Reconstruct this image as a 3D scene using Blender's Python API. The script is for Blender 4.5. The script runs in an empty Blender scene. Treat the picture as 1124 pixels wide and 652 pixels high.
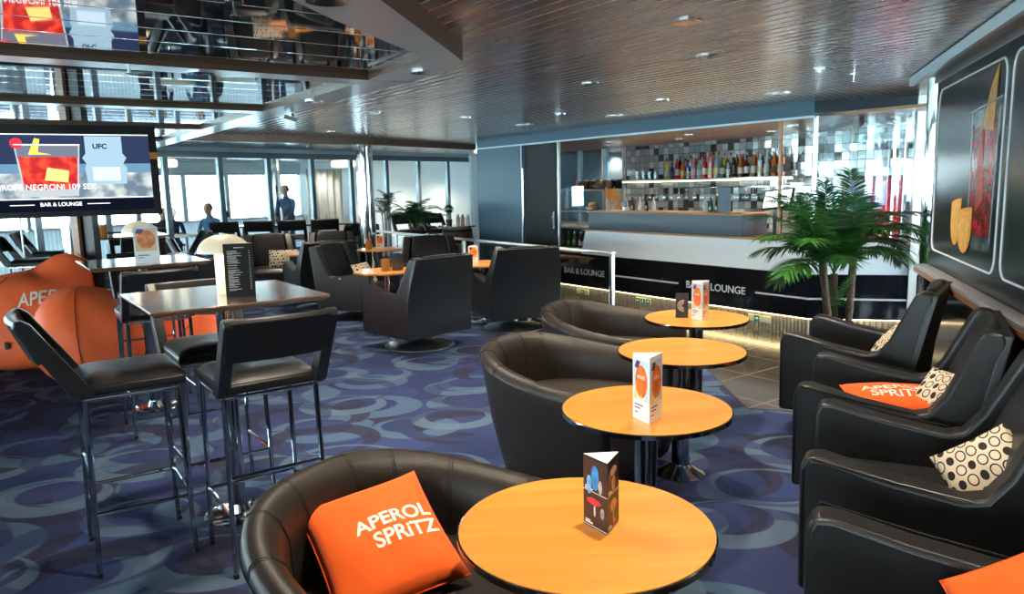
import bpy, bmesh, math, random
from mathutils import Vector, Matrix, noise
random.seed(7)
PI = math.pi
R = math.radians
scn = bpy.context.scene
C = scn.collection

# ------------------------------------------------------------------ helpers
class MB:
    def __init__(s):
        s.bm = bmesh.new(); s.mi = 0
    def _f(s, vs):
        try:
            f = s.bm.faces.new(vs); f.material_index = s.mi; return f
        except ValueError:
            return None
    def box(s, x0, x1, y0, y1, z0, z1, M=None):
        M = M or Matrix()
        v = [s.bm.verts.new(M @ Vector((x, y, z))) for z in (z0, z1) for x, y in ((x0, y0), (x1, y0), (x1, y1), (x0, y1))]
        for q in ((3, 2, 1, 0), (4, 5, 6, 7), (0, 1, 5, 4), (1, 2, 6, 5), (2, 3, 7, 6), (3, 0, 4, 7)):
            s._f([v[i] for i in q])
        return s
    def prism(s, pts, z0, z1, M=None):
        M = M or Matrix()
        a = sum(pts[i][0]*pts[(i+1) % len(pts)][1]-pts[(i+1) % len(pts)][0]*pts[i][1] for i in range(len(pts)))
        if a < 0: pts = pts[::-1]
        lo = [s.bm.verts.new(M @ Vector((p[0], p[1], z0))) for p in pts]
        hi = [s.bm.verts.new(M @ Vector((p[0], p[1], z1))) for p in pts]
        s._f(lo[::-1]); s._f(hi)
        n = len(pts)
        for i in range(n):
            s._f([lo[i], lo[(i+1) % n], hi[(i+1) % n], hi[i]])
        return s
    def loft(s, rings, cap=True, closed=True):
        rr = [[s.bm.verts.new(Vector(p)) for p in r] for r in rings]
        n = len(rr[0])
        for a, b in zip(rr, rr[1:]):
            for i in range(n if closed else n-1):
                s._f([a[i], a[(i+1) % n], b[(i+1) % n], b[i]])
        if cap and closed:
            s._f(rr[0][::-1]); s._f(rr[-1])
        return s
    def tube(s, path, r, seg=8, cap=True):
        path = [Vector(p) for p in path]
        rad = r if isinstance(r, (list, tuple)) else [r]*len(path)
        rings = []; up = None
        for i, p in enumerate(path):
            d = (path[min(i+1, len(path)-1)]-path[max(i-1, 0)]).normalized()
            if up is None:
                up = Vector((0, 0, 1)) if abs(d.z) < .9 else Vector((1, 0, 0))
            x = d.cross(up)
            if x.length < 1e-4: x = d.cross(Vector((0, 1, 0)))
            x.normalize(); y = d.cross(x).normalized(); up = -y if False else up
            rings.append([p+(x*math.cos(2*PI*k/seg)+y*math.sin(2*PI*k/seg))*rad[i] for k in range(seg)])
        s.loft(rings, cap); return s
    def lathe(s, prof, seg=24, c=(0, 0, 0), M=None, cap=True):
        M = M or Matrix()
        rings = [[M @ Vector((c[0]+max(r, 1e-4)*math.cos(2*PI*k/seg), c[1]+max(r, 1e-4)*math.sin(2*PI*k/seg), c[2]+z)) for k in range(seg)] for r, z in prof]
        s.loft(rings, cap); return s
    def grid(s, f, nu, nv):
        vs = [[s.bm.verts.new(Vector(f(i/nu, j/nv))) for j in range(nv+1)] for i in range(nu+1)]
        for i in range(nu):
            for j in range(nv):
                s._f([vs[i][j], vs[i+1][j], vs[i+1][j+1], vs[i][j+1]])
        return s
    def build(s, name, mats, parent=None, smooth=True, bevel=0, sub=0, ang=35, recalc=True):
        bm = s.bm
        if recalc: bmesh.ops.recalc_face_normals(bm, faces=bm.faces)
        if smooth:
            for f in bm.faces: f.smooth = True
            if not sub:
                for e in bm.edges:
                    if len(e.link_faces) == 2 and e.calc_face_angle(0) > R(ang): e.smooth = False
        me = bpy.data.meshes.new(name); bm.to_mesh(me); bm.free()
        if not isinstance(mats, (list, tuple)): mats = [mats]
        for m in mats: me.materials.append(m)
        o = bpy.data.objects.new(name, me); C.objects.link(o)
        if parent: o.parent = parent
        if bevel:
            b = o.modifiers.new('b', 'BEVEL'); b.width = bevel; b.segments = 3; b.limit_method = 'ANGLE'; b.angle_limit = R(40)
            b.harden_normals = False
            for p in me.polygons: p.use_smooth = True
        if sub:
            m = o.modifiers.new('s', 'SUBSURF'); m.levels = sub; m.render_levels = sub
        return o

def tag(o, label, cat, group=None, kind=None):
    o['label'] = label; o['category'] = cat
    if group: o['group'] = group
    if kind: o['kind'] = kind
    return o
def thing(name, label, cat, loc=(0, 0, 0), rz=0, group=None):
    o = bpy.data.objects.new(name, None); C.objects.link(o); o.empty_display_size = .1
    o.location = loc; o.rotation_euler = (0, 0, rz)
    return tag(o, label, cat, group)
def kids(o): return [c for c in bpy.data.objects if c.parent == o]
def copy_tree(o, loc=None, rz=None, label=None, group=None, parent=None):
    c = o.copy(); C.objects.link(c); c.parent = parent
    for ch in kids(o): copy_tree(ch, parent=c)
    if loc is not None: c.location = loc
    if rz is not None: c.rotation_euler = (0, 0, rz)
    if label: c['label'] = label
    if group: c['group'] = group
    return c
def struct(o):
    o['kind'] = 'structure'; return o
ORD = ['first', 'second', 'third', 'fourth', 'fifth', 'sixth', 'seventh', 'eighth', 'ninth', 'tenth', 'eleventh', 'twelfth', 'thirteenth',
       'fourteenth', 'fifteenth', 'sixteenth', 'seventeenth', 'eighteenth', 'nineteenth', 'twentieth', 'twenty-first', 'twenty-second', 'twenty-third', 'twenty-fourth',
       'twenty-fifth', 'twenty-sixth', 'twenty-seventh', 'twenty-eighth', 'twenty-ninth', 'thirtieth', 'thirty-first', 'thirty-second', 'thirty-third', 'thirty-fourth', 'thirty-fifth', 'thirty-sixth', 'thirty-seventh', 'thirty-eighth', 'thirty-ninth', 'fortieth']
def ring_path(pts, closed=True): return pts+[pts[0]] if closed else pts
def az(deg): return -R(deg)      # facing azimuth (clockwise from +Y) -> rotation about z
def dirv(deg): return Vector((math.sin(R(deg)), math.cos(R(deg)), 0))

# ------------------------------------------------------------------ materials
def nt(name):
    m = bpy.data.materials.new(name); m.use_nodes = True
    t = m.node_tree; b = t.nodes['Principled BSDF']; return m, t, b
def pm(name, col, rough=.5, metal=0, spec=.5, emit=None, es=0, coat=0, bump=0, bscale=60, trans=0, alpha=1, ior=1.45, var=0, vscale=3, sheen=0):
    m, t, b = nt(name)
    b.inputs['Base Color'].default_value = (*col, 1)
    b.inputs['Roughness'].default_value = rough; b.inputs['Metallic'].default_value = metal
    b.inputs['Specular IOR Level'].default_value = spec; b.inputs['IOR'].default_value = ior
    b.inputs['Coat Weight'].default_value = coat; b.inputs['Coat Roughness'].default_value = .08
    b.inputs['Transmission Weight'].default_value = trans; b.inputs['Alpha'].default_value = alpha
    b.inputs['Sheen Weight'].default_value = sheen
    if emit:
        b.inputs['Emission Color'].default_value = (*emit, 1); b.inputs['Emission Strength'].default_value = es
    if bump or var:
        tc = t.nodes.new('ShaderNodeTexCoord')
    if bump:
        n = t.nodes.new('ShaderNodeTexNoise'); n.inputs['Scale'].default_value = bscale; n.inputs['Detail'].default_value = 3
        t.links.new(tc.outputs['Object'], n.inputs['Vector'])
        bp = t.nodes.new('ShaderNodeBump'); bp.inputs['Strength'].default_value = bump; bp.inputs['Distance'].default_value = .01
        t.links.new(n.outputs['Fac'], bp.inputs['Height']); t.links.new(bp.outputs['Normal'], b.inputs['Normal'])
    if var:
        n = t.nodes.new('ShaderNodeTexNoise'); n.inputs['Scale'].default_value = vscale; n.inputs['Detail'].default_value = 4
        t.links.new(tc.outputs['Object'], n.inputs['Vector'])
        r = t.nodes.new('ShaderNodeValToRGB')
        r.color_ramp.elements[0].position = .3; r.color_ramp.elements[1].position = .7
        r.color_ramp.elements[0].color = tuple(c*(1-var) for c in col)+(1,); r.color_ramp.elements[1].color = tuple(min(1, c*(1+var)) for c in col)+(1,)
        t.links.new(n.outputs['Fac'], r.inputs['Fac']); t.links.new(r.outputs['Color'], b.inputs['Base Color'])
    return m
def emi(name, col, s): return pm(name, (0, 0, 0), 1, emit=col, es=s, spec=0)
class G:
    """tiny node-math helper"""
    def __init__(s, t): s.t = t
    def n(s, k, **kw):
        x = s.t.nodes.new(k)
        for a, b in kw.items(): setattr(x, a, b)
        return x
    def put(s, inp, v):
        if hasattr(v, 'is_output') or isinstance(v, bpy.types.NodeSocket): s.t.links.new(v, inp)
        else: inp.default_value = v
    def m(s, op, a, b=0, c=0, clamp=False):
        x = s.n('ShaderNodeMath', operation=op); x.use_clamp = clamp
        s.put(x.inputs[0], a); s.put(x.inputs[1], b); s.put(x.inputs[2], c); return x.outputs[0]
    def v(s, op, a, b=(0, 0, 0), sc=1):
        x = s.n('ShaderNodeVectorMath', operation=op); s.put(x.inputs[0], a); s.put(x.inputs[1], b)
        if op == 'SCALE': s.put(x.inputs['Scale'], sc)
        return x.outputs['Value'] if op in ('LENGTH', 'DISTANCE', 'DOT_PRODUCT') else x.outputs[0]
    def mix(s, f, a, b):
        x = s.n('ShaderNodeMix', data_type='RGBA'); s.put(x.inputs[0], f); s.put(x.inputs[6], a); s.put(x.inputs[7], b); return x.outputs[2]
    def ss(s, x, a, b): # smoothstep a->b
        q = s.n('ShaderNodeMapRange', interpolation_type='SMOOTHSTEP'); s.put(q.inputs[0], x); q.inputs[1].default_value = a; q.inputs[2].default_value = b; return q.outputs[0]
    def sep(s, v): x = s.n('ShaderNodeSeparateXYZ'); s.put(x.inputs[0], v); return x.outputs
    def comb(s, x, y, z=0): q = s.n('ShaderNodeCombineXYZ'); s.put(q.inputs[0], x); s.put(q.inputs[1], y); s.put(q.inputs[2], z); return q.outputs[0]
    def obj(s): return s.n('ShaderNodeTexCoord').outputs['Object']
    def noise(s, v, sc, det=3, r=.5):
        x = s.n('ShaderNodeTexNoise'); s.put(x.inputs['Vector'], v); x.inputs['Scale'].default_value = sc; x.inputs['Detail'].default_value = det; x.inputs['Roughness'].default_value = r; return x.outputs['Fac']

def carpet_mat():
    m, t, b = nt('carpet'); g = G(t)
    p0 = g.obj()
    base = g.mix(g.ss(g.noise(p0, 1.3, 2), .40, .60), (.020, .034, .100, 1), (.032, .040, .110, 1))
    col = base
    layers = [ # scale, offset, squash, rot, r1, r2, shift, colour, strength
        (1.05, (3.1, 7.7, 0), 1.0, .5, .44, .29, (.05, .02), (.026, .026, .050, 1), .9),
        (1.25, (8.4, 1.9, 0), 1.3, 1.1, .36, .0, (.0, .0), (.032, .052, .150, 1), .7),
        (1.15, (1.3, 2.2, 0), 1.3, .2, .43, .27, (-.07, .05), (.070, .125, .195, 1), .85),
        (1.0, (5.4, 9.6, 0), 1.2, .9, .45, .31, (.08, -.04), (.024, .022, .042, 1), .85),
        (1.2, (9.1, 4.3, 0), 1.25, 2.2, .42, .30, (-.08, -.05), (.095, .150, .210, 1), .75),
        (.95, (2.7, 5.5, 0), 1.15, 1.7, .44, .33, (.05, .06), (.026, .038, .105, 1), .7),
    ]
    for sc, off, sq, rot, r1, r2, sh, c, stg in layers:
        mp = g.n('ShaderNodeMapping'); g.put(mp.inputs[0], p0); mp.inputs['Location'].default_value = off
        mp.inputs['Rotation'].default_value = (0, 0, rot); mp.inputs['Scale'].default_value = (sc, sc*sq, 0)
        p = mp.outputs[0]
        vo = g.n('ShaderNodeTexVoronoi', voronoi_dimensions='2D'); g.put(vo.inputs['Vector'], p); vo.inputs['Scale'].default_value = 1; vo.inputs['Randomness'].default_value = .55
        q = g.v('SUBTRACT', p, vo.outputs['Position'])
        rnd = g.sep(vo.outputs['Color'])
        s1 = g.m('MULTIPLY_ADD', rnd[0], .3, .82)
        d1 = g.m('DIVIDE', g.v('LENGTH', q), s1); d2 = g.m('DIVIDE', g.v('LENGTH', g.v('SUBTRACT', q, (*sh, 0))), s1)
        k = g.m('MULTIPLY', g.m('SUBTRACT', 1, g.ss(d1, r1-.01, r1+.01)), g.ss(d2, r2-.01, r2+.01))
        kp = g.m('GREATER_THAN', rnd[1], .12)
        k = g.m('MULTIPLY', g.m('MULTIPLY', k, kp), stg)
        col = g.mix(k, col, c)
    fib = g.noise(p0, 260, 2)
    col = g.mix(g.m('MULTIPLY', g.ss(fib, .35, .75), .35), col, g.mix(.5, col, (.12, .15, .26, 1)))
    g.put(b.inputs['Base Color'], col); b.inputs['Roughness'].default_value = .95; b.inputs['Specular IOR Level'].default_value = .1
    bp = g.n('ShaderNodeBump'); bp.inputs['Strength'].default_value = .5; bp.inputs['Distance'].default_value = .006
    g.put(bp.inputs['Height'], g.noise(p0, 180, 2)); g.put(b.inputs['Normal'], bp.outputs[0])
    return m
def wood_mat(name, c1, c2, scale=1, rough=.35, axis=0, coat=.3):
    m, t, b = nt(name); g = G(t)
    mp = g.n('ShaderNodeMapping'); g.put(mp.inputs[0], g.obj()); s = [scale*22, scale*22, scale*22]; s[axis] = scale*1.6; mp.inputs['Scale'].default_value = s
    n1 = g.noise(mp.outputs[0], 1, 4, .6)
    g.put(b.inputs['Base Color'], g.mix(g.ss(n1, .3, .72), (*c1, 1), (*c2, 1)))
    b.inputs['Roughness'].default_value = rough; b.inputs['Coat Weight'].default_value = coat; b.inputs['Coat Roughness'].default_value = .15
    return m
def plank_mat(name, col, pitch, rough, metal, line, lw, axis=1, jitter=.5):
    """metal ceiling strips: narrow joint every pitch along the given object axis"""
    m, t, b = nt(name); g = G(t)
    p = g.obj(); c = g.sep(p)[axis]
    u = g.m('DIVIDE', c, pitch); fr = g.m('FRACT', u); cell = g.m('FLOOR', u)
    edge = g.m('MINIMUM', fr, g.m('SUBTRACT', 1, fr))
    ln = g.m('SUBTRACT', 1, g.ss(edge, lw*.5, lw))
    wn = g.n('ShaderNodeTexWhiteNoise', noise_dimensions='1D'); g.put(wn.inputs['W'], cell)
    w = wn.outputs['Value']
    base = g.mix(w, tuple(x*(1-jitter*.3) for x in col)+(1,), tuple(min(1, x*(1+jitter*.3)) for x in col)+(1,))
    wl = g.m('MULTIPLY_ADD', w, .8, .15)
    g.put(b.inputs['Base Color'], g.mix(g.m('MULTIPLY', ln, wl), base, (*line, 1)))
    g.put(b.inputs['Roughness'], g.m('MULTIPLY_ADD', ln, .3, rough)); g.put(b.inputs['Metallic'], g.m('SUBTRACT', metal, g.m('MULTIPLY', ln, metal)))
    # each strip sits at a slightly different tilt, its edges are rolled
    h = g.m('ADD', g.m('MULTIPLY', g.ss(edge, 0, lw*2), .0035), g.m('MULTIPLY', g.m('MULTIPLY', fr, g.m('SUBTRACT', w, .5)), .0012))
    bp = g.n('ShaderNodeBump'); bp.inputs['Strength'].default_value = .12; bp.inputs['Distance'].default_value = 1
    g.put(bp.inputs['Height'], h); g.put(b.inputs['Normal'], bp.outputs[0])
    return m
def mosaic_mat():
    m, t, b = nt('mirror_mosaic'); g = G(t)
    s = g.sep(g.obj()); v = g.comb(s[0], s[2], 0)
    k = g.v('SCALE', v, sc=9.0); f = g.n('ShaderNodeVectorMath', operation='FRACTION'); g.put(f.inputs[0], k); fl = g.n('ShaderNodeVectorMath', operation='FLOOR'); g.put(fl.inputs[0], k)
    wn = g.n('ShaderNodeTexWhiteNoise', noise_dimensions='3D'); g.put(wn.inputs['Vector'], fl.outputs[0])
    fs = g.sep(f.outputs[0]); ex = g.m('MINIMUM', fs[0], g.m('SUBTRACT', 1, fs[0])); ey = g.m('MINIMUM', fs[1], g.m('SUBTRACT', 1, fs[1]))
    gr = g.m('SUBTRACT', 1, g.ss(g.m('MINIMUM', ex, ey), .02, .05))
    r = g.n('ShaderNodeValToRGB'); e = r.color_ramp; e.interpolation = 'CONSTANT'
    e.elements[0].position = 0; e.elements[0].color = (.12, .12, .12, 1); e.elements[1].position = .15; e.elements[1].color = (.52, .52, .50, 1)
    for ps, cc in ((.35, (.42, .52, .56, 1)), (.50, (.80, .86, .86, 1)), (.78, (.56, .58, .54, 1)), (.93, (.07, .06, .05, 1))):
        x = e.elements.new(ps); x.color = cc
    g.put(r.inputs[0], wn.outputs['Value'])
    g.put(b.inputs['Base Color'], g.mix(gr, r.outputs[0], (.08, .08, .08, 1))); b.inputs['Metallic'].default_value = .35
    g.put(b.inputs['Roughness'], g.m('MULTIPLY_ADD', gr, .5, .14))
    nm = g.n('ShaderNodeNormalMap') if False else None
    # every tile tilts a little
    ws = g.sep(wn.outputs['Color'])
    h = g.m('ADD', g.m('MULTIPLY', g.m('SUBTRACT', ws[0], .5), g.m('MULTIPLY', fs[0], .012)), g.m('MULTIPLY', g.m('SUBTRACT', ws[1], .5), g.m('MULTIPLY', fs[1], .012)))
    bp = g.n('ShaderNodeBump'); bp.inputs['Strength'].default_value = 1; bp.inputs['Distance'].default_value = 1
    g.put(bp.inputs['Height'], h); g.put(b.inputs['Normal'], bp.outputs[0])
    return m
def tile_mat():
    m, t, b = nt('floor_tile'); g = G(t)
    s = g.sep(g.obj()); k = g.v('SCALE', g.comb(s[0], s[1], 0), sc=1/.6); f = g.n('ShaderNodeVectorMath', operation='FRACTION'); g.put(f.inputs[0], k); fs = g.sep(f.outputs[0])
    ex = g.m('MINIMUM', fs[0], g.m('SUBTRACT', 1, fs[0])); ey = g.m('MINIMUM', fs[1], g.m('SUBTRACT', 1, fs[1]))
    gr = g.m('SUBTRACT', 1, g.ss(g.m('MINIMUM', ex, ey), .004, .012))
    g.put(b.inputs['Base Color'], g.mix(gr, g.mix(g.noise(g.obj(), 5), (.040, .032, .025, 1), (.07, .057, .043, 1)), (.30, .22, .13, 1)))
    b.inputs['Roughness'].default_value = .16
    return m
def oval_mat():
    m, t, b = nt('oval_fabric'); g = G(t)
    s = g.sep(g.obj()); k = g.v('MULTIPLY', g.comb(s[0], s[1], 0), (24, 19, 0))
    ks = g.sep(k); row = g.m('FLOOR', ks[1]); par = g.m('MULTIPLY', g.m('FRACT', g.m('MULTIPLY', row, .5)), 1.0)
    fx = g.m('SUBTRACT', g.m('FRACT', g.m('ADD', ks[0], par)), .5); fy = g.m('SUBTRACT', g.m('FRACT', ks[1]), .5)
    d = g.m('SQRT', g.m('ADD', g.m('MULTIPLY', fx, fx), g.m('MULTIPLY', fy, fy)))
    cx = g.m('FLOOR', g.m('ADD', ks[0], par))
    odd = g.m('GREATER_THAN', g.m('FRACT', g.m('MULTIPLY', g.m('ADD', cx, row), .3334)), .5)
    inner = g.m('SUBTRACT', 1, g.ss(d, .33, .35)); ringm = g.ss(d, .44, .46)
    dark = (.012, .010, .010, 1); cream = (.72, .60, .44, 1)
    incol = g.mix(odd, cream, dark)
    c = g.mix(inner, g.mix(ringm, g.mix(odd, dark, cream), cream), incol)
    g.put(b.inputs['Base Color'], c); b.inputs['Roughness'].default_value = .8; return m
def thin_glass(name, tint=(1, 1, 1), base=.06, rough=.0):
    m = bpy.data.materials.new(name); m.use_nodes = True; t = m.node_tree; t.nodes.clear(); g = G(t)
    out = g.n('ShaderNodeOutputMaterial'); mx = g.n('ShaderNodeMixShader'); tr = g.n('ShaderNodeBsdfTransparent'); gl = g.n('ShaderNodeBsdfGlossy')
    tr.inputs[0].default_value = (*tint, 1); gl.inputs['Roughness'].default_value = rough; gl.inputs[0].default_value = (1, 1, 1, 1)
    ge = g.n('ShaderNodeNewGeometry'); cs = g.m('ABSOLUTE', g.v('DOT_PRODUCT', ge.outputs['Normal'], ge.outputs['Incoming']))
    f = g.m('ADD', g.m('MULTIPLY', g.m('POWER', g.m('SUBTRACT', 1, cs), 5), .9), .03+base, clamp=True)
    g.put(mx.inputs[0], f); t.links.new(tr.outputs[0], mx.inputs[1]); t.links.new(gl.outputs[0], mx.inputs[2]); t.links.new(mx.outputs[0], out.inputs[0])
    return m

M = dict(
    carpet=carpet_mat(), tile=tile_mat(), mosaic=mosaic_mat(), oval=oval_mat(),
    planks=plank_mat('ceiling_strips', (.60, .555, .53), .098, .24, .68, (.9, .92, .92), .085),
    tray=plank_mat('polished_ceiling_strips', (.62, .62, .63), .30, .03, .97, (.75, .85, .88), .018, axis=0, jitter=.2),
    band=pm('ceiling_band_paint', (.62, .70, .74), .25, .15), bandside=pm('band_side_brown', (.16, .10, .065), .4, .2),
    leather=pm('black_leather', (.013, .013, .0135), .36, spec=.45, bump=.12, bscale=240, var=.2, vscale=6),
    leather2=pm('dark_brown_black_leather', (.020, .015, .011), .42, spec=.42, bump=.15, bscale=220),
    chrome=pm('chrome', (.78, .79, .8), .07, 1), chromed=pm('dark_chrome', (.36, .38, .41), .10, 1),
    steel=pm('brushed_steel', (.48, .48, .47), .32, 1), satin=pm('satin_rail', (.62, .60, .55), .3, .7),
    black=pm('black_plastic', (.008, .008, .009), .3), blackm=pm('matt_black', (.006, .006, .007), .6),
    orange=pm('orange_cotton', (.90, .125, .014), .8, spec=.2, bump=.15, bscale=14, sheen=.1),
    orangev=pm('orange_vinyl', (.96, .16, .045), .5, spec=.35, bump=.22, bscale=6),
    cream=pm('cream_print', (.85, .80, .68), .8), white=pm('white_card', (.82, .82, .80), .5),
    table=wood_mat('orange_oak_top', (.80, .34, .055), (.60, .215, .028), .35, .32, 0, .25),
    bartop=wood_mat('brown_walnut_top', (.20, .115, .07), (.08, .045, .028), .5, .16, 0, 1.0),
    barrel=wood_mat('barrel_oak', (.20, .09, .035), (.10, .04, .015), .8, .5, 2, .1),
    oakl=wood_mat('light_oak', (.62, .42, .20), (.50, .31, .13), .5, .35, 0, .2),
    oakc=wood_mat('orange_oak_lining', (.55, .26, .10), (.40, .17, .06), .4, .35, 0, .2),
    sill=wood_mat('sill_oak', (.42, .20, .09), (.30, .13, .055), .5, .35, 1, .3),
    blue=pm('slate_blue_paint', (.065, .135, .19), .42, spec=.4), bluel=pm('light_edge', (.55, .70, .76), .35, .1),
    greyp=pm('dark_grey_laminate', (.075, .10, .12), .4), barwhite=pm('pale_counter_panel', (.84, .90, .93), .3),
    barblack=pm('gloss_black_panel', (.006, .007, .010), .12, spec=.35), stripe=pm('stripe_white', (.7, .72, .75), .4),
    wall=pm('warm_white_wall', (.55, .56, .57), .6), wallg=pm('grey_wall', (.25, .26, .27), .6), cove=pm('cove_lilac', (.42, .42, .46), .4, .2),
    glass=thin_glass('clear_pane', (.94, .98, .98), .03), glassd=thin_glass('reflective_pane', (.80, .86, .88), .10), wine=thin_glass('drinking_glass', (.90, .95, .97), .10, .02),
    frame=pm('window_frame_metal', (.20, .24, .27), .35, .6), lightframe=pm('pale_window_frame', (.5, .56, .6), .4, .2),
    green=pm('palm_green', (.016, .085, .018), .38, spec=.4, var=.5, vscale=5), green2=pm('palm_green_light', (.035, .15, .022), .4, spec=.4, var=.35, vscale=6),
    trunk=pm('palm_trunk', (.13, .085, .06), .9, bump=.8, bscale=60, var=.4, vscale=45),
    pot=pm('dark_pot', (.03, .03, .03), .5), soil=pm('soil', (.03, .02, .012), .95),
    skin=pm('skin', (.46, .27, .18), .55), hair=pm('dark_hair', (.015, .012, .010), .6), navy=pm('navy_cloth', (.025, .07, .16), .8), dress=pm('blue_cloth', (.06, .16, .30), .8), darkcloth=pm('dark_cloth', (.02, .025, .04), .8),
    lampw=pm('opal_lamp', (.50, .52, .44), .3, emit=(1, .8, .45), es=.12), lampg=emi('lamp_glow', (1, .78, .42), 2.6),
    blind=None, signg=pm('exit_sign_green', (.01, .10, .05), .4, emit=(.0, .30, .14), es=.05), signy=pm('photoluminescent_strip', (.50, .56, .36), .5),
    led=emi('warm_led', (1, .76, .38), 5), spot=emi('downlight_glow', (1, .93, .82), 14), mirrorbl=pm('blue_mirror', (.25, .38, .46), .08, .9),
    flower=pm('fruit_yellow', (.75, .42, .03), .5), straw1=pm('straw_orange', (.7, .2, .04), .5), terr=pm('terracotta', (.35, .14, .07), .7),
    amber=pm('amber_glass', (.26, .11, .03), .1, emit=(1, .45, .08), es=.02), smoke=pm('smoked_glass', (.05, .06, .07), .08, alpha=.8),
    clearg=pm('frosted_clear', (.6, .66, .68), .1, alpha=.45),
    ribbed=None)
def blindm():
    m, t, b = nt('pale_blind'); g = G(t); x = g.sep(g.obj())[0]; w = g.m('SINE', g.m('MULTIPLY', x, 2*PI/.09))
    c = g.mix(g.ss(w, -.6, .6), (.66, .76, .82, 1), (.82, .90, .93, 1)); g.put(b.inputs['Base Color'], c); b.inputs['Roughness'].default_value = .7
    tl = g.n('ShaderNodeBsdfTranslucent'); g.put(tl.inputs[0], c); mx = g.n('ShaderNodeMixShader'); mx.inputs[0].default_value = .6
    out = [n for n in t.nodes if n.type == 'OUTPUT_MATERIAL'][0]; t.links.new(b.outputs[0], mx.inputs[1]); t.links.new(tl.outputs[0], mx.inputs[2]); t.links.new(mx.outputs[0], out.inputs[0]); return m
M['blind'] = blindm()
def ribbed():
    m, t, b = nt('ribbed_kick_metal'); g = G(t)
    x = g.sep(g.obj())[0]; w = g.m('SINE', g.m('MULTIPLY', x, 2*PI/.045))
    b.inputs['Base Color'].default_value = (.24, .21, .165, 1); b.inputs['Metallic'].default_value = .6; b.inputs['Roughness'].default_value = .35
    bp = g.n('ShaderNodeBump'); bp.inputs['Distance'].default_value = .012; bp.inputs['Strength'].default_value = 1; g.put(bp.inputs['Height'], w); g.put(b.inputs['Normal'], bp.outputs[0]); return m
M['ribbed'] = ribbed()

# ------------------------------------------------------------------ text
def text_mesh(s, size=1, extrude=.0, align='CENTER', bold=0, spacing=1):
    cu = bpy.data.curves.new('t', 'FONT'); cu.body = s; cu.size = size; cu.align_x = align; cu.align_y = 'CENTER'; cu.extrude = extrude; cu.offset = bold; cu.space_character = spacing
    o = bpy.data.objects.new('t', cu); C.objects.link(o)
    dg = bpy.context.evaluated_depsgraph_get(); me = bpy.data.meshes.new_from_object(o.evaluated_get(dg))
    bpy.data.objects.remove(o); bpy.data.curves.remove(cu)
    return me
def text_obj(name, s, size, mat, M4, parent=None, bold=0, spacing=1, extrude=.0008, warp=None, cuts=0, sx=1):
    me = text_mesh(s, size, extrude, bold=bold, spacing=spacing)
    bm = bmesh.new(); bm.from_mesh(me); bpy.data.meshes.remove(me)
    if cuts:
        bmesh.ops.triangulate(bm, faces=bm.faces)
        for _ in range(cuts):
            L = [e for e in bm.edges if e.calc_length() > size*.12]
            bmesh.ops.subdivide_edges(bm, edges=L, cuts=1); bmesh.ops.triangulate(bm, faces=bm.faces)
    for v in bm.verts:
        v.co.x *= sx
        if warp: v.co = Vector(warp(v.co))
        v.co = M4 @ v.co
    me = bpy.data.meshes.new(name); bm.to_mesh(me); bm.free(); me.materials.append(mat)
    o = bpy.data.objects.new(name, me); C.objects.link(o)
    if parent: o.parent = parent
    return o
from mathutils.bvhtree import BVHTree
def hug(o, target, n, off=.002, reach=.4):
    """lay printed lettering on the surface behind it, along direction -n"""
    dg = bpy.context.evaluated_depsgraph_get(); bv = BVHTree.FromObject(target, dg); n = Vector(n).normalized()
    for v in o.data.vertices:
        l, nn, i, d = bv.ray_cast(v.co+n*reach, -n, 1.5)
        if l is not None: v.co = l+n*off
def frameM(o, x, y, z=None):
    """matrix from origin and two axes"""
    x = Vector(x).normalized(); y = Vector(y); z = x.cross(y).normalized(); y = z.cross(x)
    m = Matrix((x, y, z)).transposed().to_4x4(); m.translation = Vector(o); return m

# ------------------------------------------------------------------ frames of the place
BA = -54.3                                   # bar frame: x runs along the bar towards its near end, y into the bar
BO = Vector((3.11, 7.76, 0))
BM = Matrix.Translation(BO) @ Matrix.Rotation(R(BA), 4, 'Z')
def bw(x, n, z=0): return BM @ Vector((x, n, z))
A = Vector((-.584, .812, 0)); Bv = Vector((.812, .584, 0))
RD = Vector((.945, -.326, 0)); RS = Vector((.326, .945, 0))     # mural wall frame: across and along
def rw(d, s, z=0): return RD*d+RS*s+Vector((0, 0, z))
RM = Matrix((RS, RD*-1, Vector((0, 0, 1)))).transposed().to_4x4()   # local x along the wall, y into the room
H = 2.43

# ------------------------------------------------------------------ floor and ceiling
b = MB(); b.box(-24, 12, -5, 34, -.1, 0); struct(b.build('floor', M['carpet'], smooth=False))
o = MB().box(-7.0, .0, -1.72, .3, 0, .004).prism([(0, .3), (0, -1.72), (1.2, -2.6), (2.6, -1.6), (1.5, 1.1)], 0, .004).build('floor_tiled_strip', M['tile'], smooth=False)
o.matrix_world = BM; struct(o)

# plank ceiling, in the bar frame so that its strips run along the bar
inv = BM.inverted()
main = [(-1.6, -5), (-.95, 0), (-.46, 2.73), (-.27, 3.95), (-.235, 4.2), (-.28, 4.38), (-.40, 4.55)]
e = Vector((-.40, 4.55, 0))+A*8.6
main += [(e.x, e.y), (e.x-7*Bv.x, e.y-7*Bv.y), (-24, 14), (-24, 34), (12, 34), (12, -5)]
main = [tuple((inv @ Vector((x, y, 0)))[:2]) for x, y in main]
o = MB().prism(main, H, H+.35).build('ceiling', M['planks'], smooth=False); o.matrix_world = BM; struct(o)
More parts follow.
